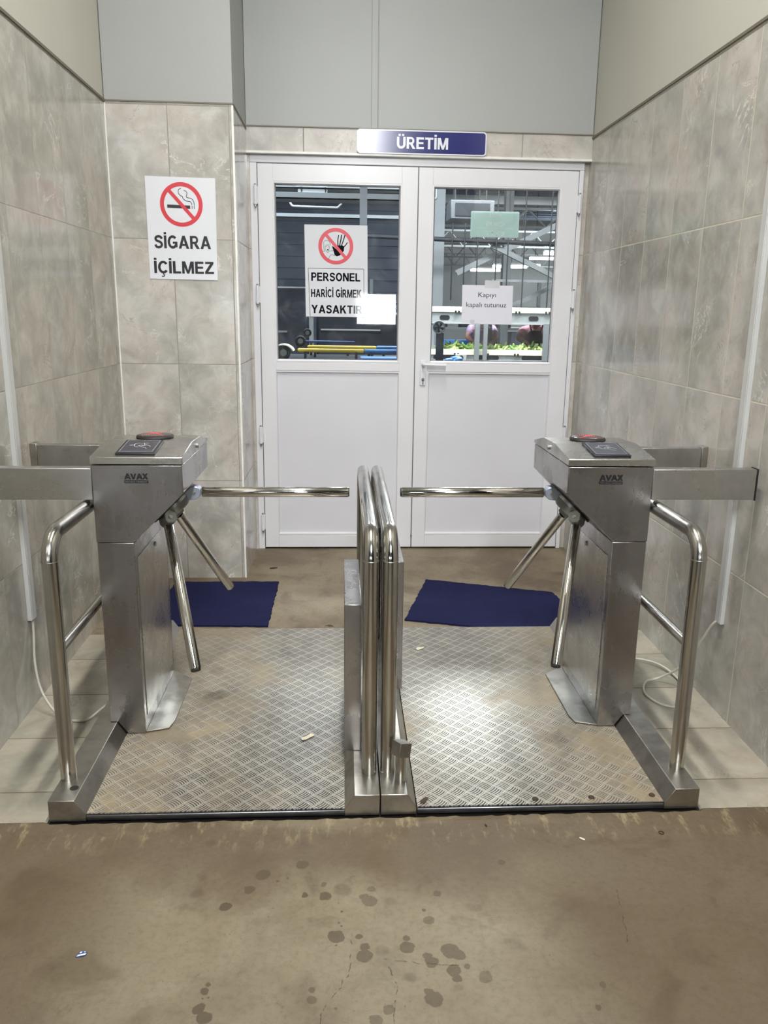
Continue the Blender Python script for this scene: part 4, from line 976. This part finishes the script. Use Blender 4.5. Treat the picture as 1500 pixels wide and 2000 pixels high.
tag(MB().box(3.85, 4.15, 12.95, 13.65, 0, HZ).build('column', M['hall_grey']), 'broad steel column carrying the braces, right of the door view', 'column')
tag(MB().box(1.40, 1.62, 13.6, 13.8, 0, HZ).build('column', M['hall_grey']), 'wide grey steel column at the left of the right door glass', 'column')
tag(MB().box(2.86, 3.0, 15.0, 15.2, 0, HZ).build('column', M['hall_grey']), 'slim grey steel column behind the right edge of the paper note', 'column')
r = root('ventilation_box', 'grey ventilation box hanging high in the hall left of the exit sign', 'machine', (1.75, 11.5, 2.62))
MB().box(1.42, 2.0, 11.3, 11.8, 2.62, 2.86).build('housing', M['vent'], r, bevel=0.01); MB().box(1.48, 1.94, 11.29, 11.3, 2.66, 2.82).build('grille', M['rod'], r)
for xx in (1.5, 1.92): MB().cyl((xx, 11.5, 2.86), (xx, 11.5, HZ), 0.01, 8).build('hanger', M['rod'], r)
for i, (xx, yy, zz, L) in enumerate(((4.96, 25, 2.72, 1.0), (5.9, 27.5, 2.9, 1.1), (6.0, 23, 2.98, 1.0), (4.4, 26, 2.66, .9), (6.6, 27, 3.1, 1.2), (4.2, 17, 4.0, 1.2), (-1.6, 17, 2.45, .35), (1.1, 18.6, 3.9, 1.0))):
    r = root('hanging_lamp', ('bright tube lamp low above the paper note, left of the cluster', 'far tube lamp in the middle of the bright cluster', 'bright tube lamp at the right end of the cluster', 'small far tube lamp at the left end of the cluster', 'most distant tube lamp at the right edge of the glass', 'high tube lamp beside the exit sign, hidden by roof beams', 'small lone lamp at the left edge of the left glass', 'high tube lamp in the middle of the hall')[i], 'lamp', (xx, yy, zz), 'bright tube lamps in the hall')
    MB().box(xx-L/2, xx+L/2, yy-0.09, yy+0.09, zz, zz+0.08).build('diffuser', M['lamp'], r)
    MB().box(xx-L/2-.02, xx+L/2+.02, yy-0.11, yy+0.11, zz+0.08, zz+0.12).build('housing', M['hall_grey'], r)
    for s_ in (-.35, .35): MB().cyl((xx+L*s_, yy, zz+.12), (xx+L*s_, yy, HZ), 0.008, 6).build('hanger', M['rod'], r)
# cable trays and pipes seen through the left glass
for i, (yy, zz) in enumerate(((8.2, 2.44), (10.6, 2.86), (12.9, 2.76))):
    r = root('cable_tray', ('nearest', 'middle', 'furthest')[i]+' pale cable tray crossing above the left door glass view', 'tray', (0, yy, zz))
    xe = 0.4+0.05*yy; MB().box(HX0, xe, yy, yy+0.28, zz, zz+0.012).build('tray_floor', M['hall_grey'], r); MB().box(HX0, xe, yy, yy+0.012, zz, zz+0.06).box(HX0, xe, yy+.268, yy+.28, zz, zz+0.06).build('tray_sides', M['hall_grey'], r)
tag(MB().tube([(HX0, 9.2, 2.61), (-0.62, 9.2, 2.605), (-0.54, 9.2, 2.49), (-0.06, 9.2, 2.482), (0.05, 9.2, 2.592), (1.0, 9.2, 2.588), (1.0, 9.2, HZ)], 0.011, 10, 0.03).build('conduit', M['hall_lite'], smooth=60), 'thin pale conduit with a dropped middle crossing the left glass', 'pipe')
r = root('slatted_panel', 'three pale slats hanging one above the other at the top of the left glass', 'panel', (-0.33, 9.0, 2.55))
for x0, x1, yy, zz in ((-0.49, -0.165, 9.0, 2.683), (-0.47, -0.165, 9.03, 2.62), (-0.45, -0.15, 9.06, 2.572)):
    MB().box(x0, x1, yy, yy+0.02, zz-0.021, zz+0.021).build('slat', M['hall_lite'], r)
for xx in (-0.44, -0.19): MB().box(xx, xx+0.008, 9.02, 9.03, 2.56, HZ).build('hanger', M['rod'], r)
tag(MB().box(0.135, 0.195, 7.0, 7.02, 2.10, HZ-0.05).build('plastic_strip', M['sheet']), 'shiny vertical plastic strip above the no entry notice', 'strip')
# dark machinery at the left
r = root('machine', 'tall black machine cabinet left of the no entry notice', 'machine', (-1.3, 9.2, 0))
MB().box(-2.4, -0.40, 9.0, 9.9, 0.05, 1.66).build('cabinet', M['machine'], r, bevel=0.02); MB().box(-2.2, -0.6, 8.985, 9.0, 1.18, 1.20).build('handle_bar', M['hall_grey'], r); MB().box(-2.4, -0.4, 8.98, 9.9, 0.0, 0.06).build('plinth', M['hall_grey'], r)
r = root('machine', 'long black machine behind the no entry notice', 'machine', (0.1, 9.8, 0))
MB().box(-0.30, 0.72, 9.4, 10.4, 0.7, 1.40).build('cabinet', M['machine'], r, bevel=0.03); MB().box(-0.25, 0.42, 9.385, 9.4, 1.20, 1.215).build('edge_strip', M['hall_lite'], r)
for sx in (-0.25, 0.65): MB().box(sx, sx+.05, 9.45, 9.5, 0.0, 0.7).build('leg', M['hall_grey'], r)
tag(MB().box(-0.325, -0.285, 8.0, 8.04, 0.0, 1.36).build('post', M['paint_cool']), 'white upright post below the no entry notice', 'post')
# cleaning trolley with poles and wheels
r = root('trolley', 'low dark trolley loaded with poles beyond the left door', 'trolley', (0.0, 6.7, 0))
MB().box(-0.85, 0.75, 6.35, 7.25, 1.00, 1.045).build('shelf', M['machine'], r, bevel=0.01)
for sx in (-0.8, 0.68):
    for sy in (6.4, 7.15): MB().box(sx, sx+.05, sy, sy+.05, 0.08, 1.0).build('leg', M['hall_grey'], r)
for sx in (-0.775, 0.705):
    for sy in (6.425, 7.175): MB().torus((sx, sy, 0.045), 0.03, 0.014, 'X', 20, 8).build('caster', M['rubber'], r)
for i, (x0, x1, yy, zz, mt_, lb) in enumerate(((-0.36, 0.165, 6.60, 1.108, 'yellow', 'front yellow pole lying on the trolley'), (-0.29, 0.272, 6.80, 1.125, 'yellow', 'rear yellow pole lying on the trolley'),
        (0.170, 0.56, 6.62, 1.106, 'blue', 'front blue pole lying at the right of the trolley'), (0.275, 0.62, 6.83, 1.125, 'blue', 'rear blue pole lying at the right of the trolley'), (-0.33, 0.10, 7.05, 1.16, 'bluedk', 'thin blue rod lying at the back of the trolley'))):
    rad = 0.016 if mt_ != 'bluedk' else 0.010
    tag(MB().tube([(x0, yy, zz), (x0+.01, yy, zz), (x1-.01, yy, zz-0.002), (x1, yy, zz-0.002)], [rad*.7, rad, rad, rad*.7], 14).build('pole', M[mt_], smooth=60), lb, 'pole')
    for q_ in (x0+0.06, x1-0.06): MB().box(q_-.01, q_+.01, yy-.02, yy+.02, 1.045, zz-rad*.7).build('rest', M['machine'], r)
def wheel(x, y, z, R_, label):
    r = root('wheel', label, 'wheel', (x, y, z-R_))
    MB().torus((x, y, z), R_*0.70, R_*0.30, 'Y', 36, 12).build('tyre', M['rubber'], r, smooth=60)
    MB().cyl((x, y-R_*.2, z), (x, y+R_*.2, z), R_*.5, 24).build('hub', M['hall_grey'], r)
wheel(-0.465, 6.50, 1.092, 0.055, 'large dark wheel on the trolley at the lower left of the glass')
wheel(-0.350, 6.85, 1.170, 0.045, 'small dark wheel behind the large one on the trolley')
wheel(-0.305, 7.15, 1.23, 0.035, 'smallest wheel at the back of the trolley')
mbx = MB(); prof = []
for k in range(9):
    a = radians(20+140*k/8); prof.append([(-0.465+0.075*cos(a)*1.2, 6.40+0.0, 1.085+0.075*sin(a)), (-0.465+0.075*cos(a)*1.2, 6.60, 1.085+0.075*sin(a)), (-0.465+0.068*cos(a)*1.2, 6.60, 1.085+0.068*sin(a)), (-0.465+0.068*cos(a)*1.2, 6.40, 1.085+0.068*sin(a))])
mbx.loft(prof); tag(mbx.build('wheel_guard', M['cream'], smooth=40), 'cream curved guard over the large wheel', 'guard')
r = root('crate', 'dark blue crate at the lower right of the left door glass', 'crate', (0.36, 6.2, 0.95))
MB().box(0.14, 0.58, 6.05, 6.3, 0.985, 1.0).box(0.14, 0.58, 6.05, 6.06, 1.0, 1.075).box(0.14, 0.58, 6.29, 6.3, 1.0, 1.075).box(0.14, 0.15, 6.06, 6.29, 1.0, 1.075).box(0.57, 0.58, 6.06, 6.29, 1.0, 1.075).build('tub', M['bluedk'], r)
MB().box(0.13, 0.59, 6.04, 6.31, 1.075, 1.083).build('rim', M['blue'], r)
for sx in (0.16, 0.53): MB().box(sx, sx+.03, 6.1, 6.13, 0, 0.985).build('leg', M['hall_grey'], r)
# standing fan behind the left edge of the right glass
r = root('standing_fan', 'round dark standing fan at the lower left of the right door glass', 'fan', (0.925, 8.0, 0))
MB().torus((0.925, 8.0, 1.275), 0.056, 0.006, 'Y', 36, 8).torus((0.925, 8.04, 1.275), 0.05, 0.006, 'Y', 36, 8).build('guard_ring', M['hall_grey'], r)
MB().cyl((0.925, 8.0, 1.275), (0.925, 8.06, 1.275), 0.045, 28).build('motor', M['machine'], r)
for k in range(5):
    a = 2*pi*k/5; MB().poly3([(0.925+.012*cos(a), 7.995, 1.275+.012*sin(a)), (0.925+.05*cos(a), 7.99, 1.275+.05*sin(a)), (0.925+.05*cos(a+.7), 7.998, 1.275+.05*sin(a+.7))], (0, 1, 0), 0.003).build('blade', M['hall_grey'], r)
MB().box(0.905, 0.975, 8.0, 8.06, 0.03, 1.22).build('stand', M['machine'], r); MB().cyl((0.94, 8.03, 0), (0.94, 8.03, 0.03), 0.2, 24).build('base', M['machine'], r)
r = root('blue_cloth', 'crumpled blue and white cloth on a small table beside the fan', 'cloth', (1.05, 7.6, 0.965))
random.seed(4); mbx = MB()
for k in range(9): mbx.ell((1.0+random.uniform(-.05, .08), 7.6+random.uniform(-.05, .05), 0.985+random.uniform(-.01, .02)), .04, .04, .022, 10, 6)
mbx.build('cloth', M['blue'], r, smooth=80); mbx = MB()
for k in range(4): mbx.ell((0.94+random.uniform(-.03, .15), 7.55, 0.975), .035, .02, .014, 10, 6)
mbx.build('white_corner', M['sheet'], r, smooth=80)
r = root('side_table', 'dark narrow table under the blue cloth', 'table', (1.1, 7.65, 0))
MB().box(0.80, 2.4, 7.45, 7.85, 0.935, 0.965).build('tabletop', M['machine'], r)
for sx in (0.82, 2.34): MB().box(sx, sx+.04, 7.5, 7.54, 0, 0.935).build('leg', M['hall_grey'], r)

# sorting line: two levels of conveyor
def conveyor(y0, y1, zb, zt_, label, ovals, name='conveyor'):
    r = root(name, label, 'conveyor', (3.2, (y0+y1)/2, 0))
    x0, x1 = 1.0, 6.0
    m = MB().box(x0, x1, y0, y0+0.03, zb, zt_-0.075); m.box(x0, x1, y1-0.03, y1, zb, zt_-0.075); m.build('side_plate', M['conv'], r, bevel=0.003)
    MB().box(x0, x1, y0-0.02, y0+0.03, zt_-0.075, zt_).build('cream_guide', M['cream'], r, bevel=0.004)
    MB().box(x0, x1, y1-0.03, y1+0.02, zt_-0.075, zt_).build('cream_guide', M['cream'], r, bevel=0.004)
    MB().box(x0, x1, y0+0.03, y1-0.03, zt_-0.14, zt_-0.11).build('belt', M['machine'], r)
    MB().box(x0, x1, y0-0.01, y0+0.0, zb-0.012, zb+0.008).build('lower_edge', M['paint_cool'], r)
    xx = x0+0.15; k = 0
    while xx < x1:
        MB().box(xx-0.035, xx-0.01, y0-0.03, y0-0.02, zt_-0.085, zt_-0.05).box(xx+0.01, xx+0.035, y0-0.03, y0-0.02, zt_-0.085, zt_-0.05).build('clip', M['rod'], r)
        xx += 0.42
    xx = x0+0.4
    while xx < x1:
        hz = (zb+zt_-0.075)/2
        MB().prism(noround(xx-ovals, xx+ovals, hz-0.032, hz+0.032, 0.03), 'Y', y0-0.004, y0+0.001).build('oval_cutout', M['rod'], r); xx += 0.62
    for xx in (1.2, 3.4, 5.6):
        for yy in (y0+0.0, y1-0.06): MB().box(xx, xx+.06, yy+.0, yy+.05, 0.0 if zb < 1 else 0.92, zb).build('leg', M['hall_grey'], r)
    return r
conveyor(11.4, 12.55, 0.772, 0.918, 'lower sorting conveyor with cream guides, heaped with green produce', 0.15)
conveyor(11.45, 12.2, 1.275, 1.492, 'upper conveyor with cream guides behind the paper note', 0.07)
for i, (xx, yy, w2) in enumerate(((1.84, 11.3, 0.045), (1.96, 11.33, 0.035), (2.19, 12.3, 0.04), (2.80, 11.3, 0.055))):
    tag(MB().box(xx-w2/2-.01, xx+w2/2+.01, yy, yy+.05, 0.0, 1.28).build('conveyor_post', M['hall_grey']), ('leftmost', 'second from the left', 'middle right, set back,', 'rightmost')[i]+' grey upright between the two conveyors', 'post', 'grey uprights between the conveyors')
r = root('shelving', 'dark racks of crates in the background behind the workers', 'rack', (3.0, 16, 0))
for zz in (0.3, 0.7, 1.1, 1.5): MB().box(0.5, 7, 15.8, 16.4, zz, zz+.04).build('shelf', M['hall_grey'], r)
for xx in (0.5, 3.7, 6.9): MB().box(xx, xx+.06, 15.8, 15.86, 0, 2.0).build('upright', M['hall_grey'], r)
random.seed(9)
for k in range(26):
    xx = 0.55+k*0.245; zz = random.choice((0.34, 0.74, 1.14)); MB().box(xx, xx+.22, 15.85, 16.3, zz, zz+random.uniform(.2, .33)).build('crate', random.choice((M['machine'], M['rod'], M['hall_grey'], M['hall_dark'])), r)
r = root('gearbox', 'pale motor box with dark ring on the lower conveyor front', 'motor', (1.62, 11.33, 0.74))
MB().box(1.55, 1.70, 11.3, 11.39, 0.765, 0.855).build('housing', M['paint_cool'], r, bevel=0.005); MB().torus((1.625, 11.295, 0.812), 0.025, 0.006, 'Y', 24, 8).build('ring', M['rod'], r)
# green produce heap: every piece its own object
def produce(matl, nm):
    pts = []; rs = []
    for k in range(8):
        t = k/7; a = (t-.5)*1.5; pts.append((0.11*sin(a), 0, 0.11*(1-cos(a)))); rs.append(0.019*sin(pi*(0.12+0.8*t))**0.6)
    return MB().tube(pts, rs, 8).build(nm, matl, smooth=80, org=(0, 0, 0))
pa, pb = produce(M['green'], 'green_produce'), produce(M['green2'], 'green_produce')
random.seed(21); first = {0: True, 1: True}
for i in range(270):
    s = 0 if random.random() < 0.78 else 1
    src = pb if s else pa
    o = src if first[s] else src.copy()
    if not first[s]: COL.objects.link(o)
    first[s] = False
    x = random.uniform(1.42, 3.25); hmp = 0.10*math.exp(-((x-3.0)/0.28)**2)+0.06*math.exp(-((x-1.62)/.2)**2)+0.04*math.exp(-((x-2.35)/.25)**2)
    yv = random.uniform(11.52, 11.85)
    o.location = (x, yv, 0.835+0.10*random.random()**1.3+hmp*random.uniform(0.2, 1.0)); o.rotation_euler = (random.uniform(-.6, .6), random.uniform(-.7, .7), random.uniform(0, 2*pi))
    tag(o, 'pale green long produce in the heap on the lower conveyor' if s == 0 else 'deep green long produce in the heap on the lower conveyor', 'produce', 'pale green produce pieces on the belt' if s == 0 else 'deep green produce pieces on the belt')
# workers leaning over the belt
def skin_obj(name, verts, edges, radii, matl, parent, rootv=0):
    org = WORLD[parent.name]
    me = bpy.data.meshes.new(name); me.from_pydata([tuple(Vector(v)-org) for v in verts], edges, []); me.materials.append(matl)
    o = bpy.data.objects.new(name, me); COL.objects.link(o); o.parent = parent; WORLD[o.name] = org
    sk = o.modifiers.new('skin', 'SKIN'); sk.use_smooth_shade = True
    if not me.skin_vertices: me.attributes  # created by modifier
    lay = me.skin_vertices[0] if me.skin_vertices else None
    if lay:
        for i, r_ in enumerate(radii): lay.data[i].radius = (r_ if isinstance(r_, tuple) else (r_, r_)); lay.data[i].use_root = (i == rootv)
    ss = o.modifiers.new('subsurf', 'SUBSURF'); ss.levels = 1; ss.render_levels = 2
    return o
def worker(x, y, label, shirt, apron, reach, lean, seed):
    r = root('person', label, 'person', (x, y, 0))
    hip = Vector((x, y, 0.86)); ch = hip+Vector((0, -0.14*lean, 0.21)); nk = hip+Vector((0, -0.25*lean, 0.37)); hd = nk+Vector((0, -0.11*lean, 0.07)); tp = hd+Vector((0, -0.06, 0.05))
    V = [hip, hip.lerp(ch, .5), ch, nk, hd, tp]; E_ = [(0, 1), (1, 2), (2, 3), (3, 4), (4, 5)]; R_ = [(.15, .11), (.13, .10), (.165, .11), .055, .085, .07]
    for sx, rc in ((-1, reach[0]), (1, reach[1])):
        sh = nk+Vector((sx*0.17, 0.02, -0.05)); hnd = Vector(rc); el = sh.lerp(hnd, .5)+Vector((sx*0.10, 0.05, -0.03)); wr = el.lerp(hnd, .86)
        b = len(V); V += [sh, el, wr, hnd]; E_ += [(3 if False else 2, b), (b, b+1), (b+1, b+2), (b+2, b+3)]; R_ += [.06, .042, .03, (.036, .02)]
        for k in range(5):
            off = Vector(((k-2)*0.017, -0.045-0.008*(2-abs(k-2)), -0.03)) if k < 4 else Vector((-sx*0.045, -0.02, -0.01))
            bb = len(V); V += [hnd+off*0.6, hnd+off*1.35]; E_ += [(b+3, bb), (bb, bb+1)]; R_ += [.0095, .008]
    for sx in (-1, 1):
        b = len(V); V += [hip+Vector((sx*.09, 0, -.05)), Vector((x+sx*.10, y-0.02, .50)), Vector((x+sx*.10, y+.02, .09)), Vector((x+sx*.11, y-.12, .05))]; E_ += [(0, b), (b, b+1), (b+1, b+2), (b+2, b+3)]; R_ += [.085, .06, .045, .04]
    skin_obj('body', V, E_, R_, M['skin'], r)
    V2 = [hip, hip.lerp(ch, .5), ch, nk+Vector((0, 0, -.02))]; E2 = [(0, 1), (1, 2), (2, 3)]; R2 = [(.165, .125), (.15, .115), (.185, .125), .075]
    for sx, rc in ((-1, reach[0]), (1, reach[1])):
        sh = nk+Vector((sx*0.17, 0.02, -0.05)); hnd = Vector(rc); el = sh.lerp(hnd, .5)+Vector((sx*0.10, 0.05, -0.03))
        b = len(V2); V2 += [sh, sh.lerp(el, .75)]; E2 += [(2, b), (b, b+1)]; R2 += [.075, .062]
    skin_obj('shirt', V2, E2, R2, shirt, r)
    V3 = [hip]; E3 = []; R3 = [(.16, .12)]
    for sx in (-1, 1):
        b = len(V3); V3 += [hip+Vector((sx*.09, 0, -.06)), Vector((x+sx*.10, y-0.02, .50)), Vector((x+sx*.10, y+.02, .13))]; E3 += [(0, b), (b, b+1), (b+1, b+2)]; R3 += [.10, .075, .062]
    skin_obj('trousers', V3, E3, R3, M['apron'], r)
    if apron:
        rg = []
        for (zz, yo, hw) in ((0.45, -.15, .20), (0.86, -.165, .19), (1.0, -.24, .15), (1.10, -.32, .12), (1.16, -.37, .09)):
            rg.append([(x-hw, y+yo+.05, zz), (x-hw*.5, y+yo, zz), (x+hw*.5, y+yo, zz), (x+hw, y+yo+.05, zz), (x+hw*.5, y+yo+.012, zz), (x-hw*.5, y+yo+.012, zz)])
        MB().loft(rg).build('apron', M['apron'], r, smooth=60)
        for sx in (-1, 1): MB().tube([(x+sx*.07, y-.37, 1.15), (x+sx*.10, y-.37, 1.25), (x+sx*.06, y-.24, 1.30)], 0.012, 8).build('apron_strap', M['apron'], r)
    MB().ell(tuple(hd+Vector((0, .015, .065))), .092, .10, .095, 20, 10, -0.25).build('hair', M['hair'], r, smooth=80)
    fy = hd+Vector((0, -.085, .03))
    MB().ell(tuple(fy+Vector((0, -.012, -.01))), .014, .02, .022, 10, 8).build('nose', M['skin'], r, smooth=80)
    MB().ell(tuple(fy+Vector((-.03, 0, .015))), .012, .008, .007, 10, 6).ell(tuple(fy+Vector((.03, 0, .015))), .012, .008, .007, 10, 6).build('eyes', M['ink'], r, smooth=80)
    MB().ell(tuple(fy+Vector((0, -.002, -.04))), .022, .008, .006, 10, 6).build('mouth', M['red'], r, smooth=80)
    return r
worker(2.90, 12.72, 'person in pink shirt and dark apron leaning over the green produce', M['pink'], True, ((2.70, 11.92, 0.98), (3.10, 11.92, 1.04)), 1.0, 1)
worker(2.10, 12.75, 'person in lilac shirt reaching down to the belt below the paper note', M['lilac'], False, ((2.02, 12.35, 0.96), (2.10, 11.95, 0.95)), 1.0, 2)
tag(MB().box(1.55, 1.95, 12.7, 13.0, 0.92, 1.0).build('blue_crate', M['blue']), 'blue crate behind the lower conveyor left of the lilac shirt', 'crate')
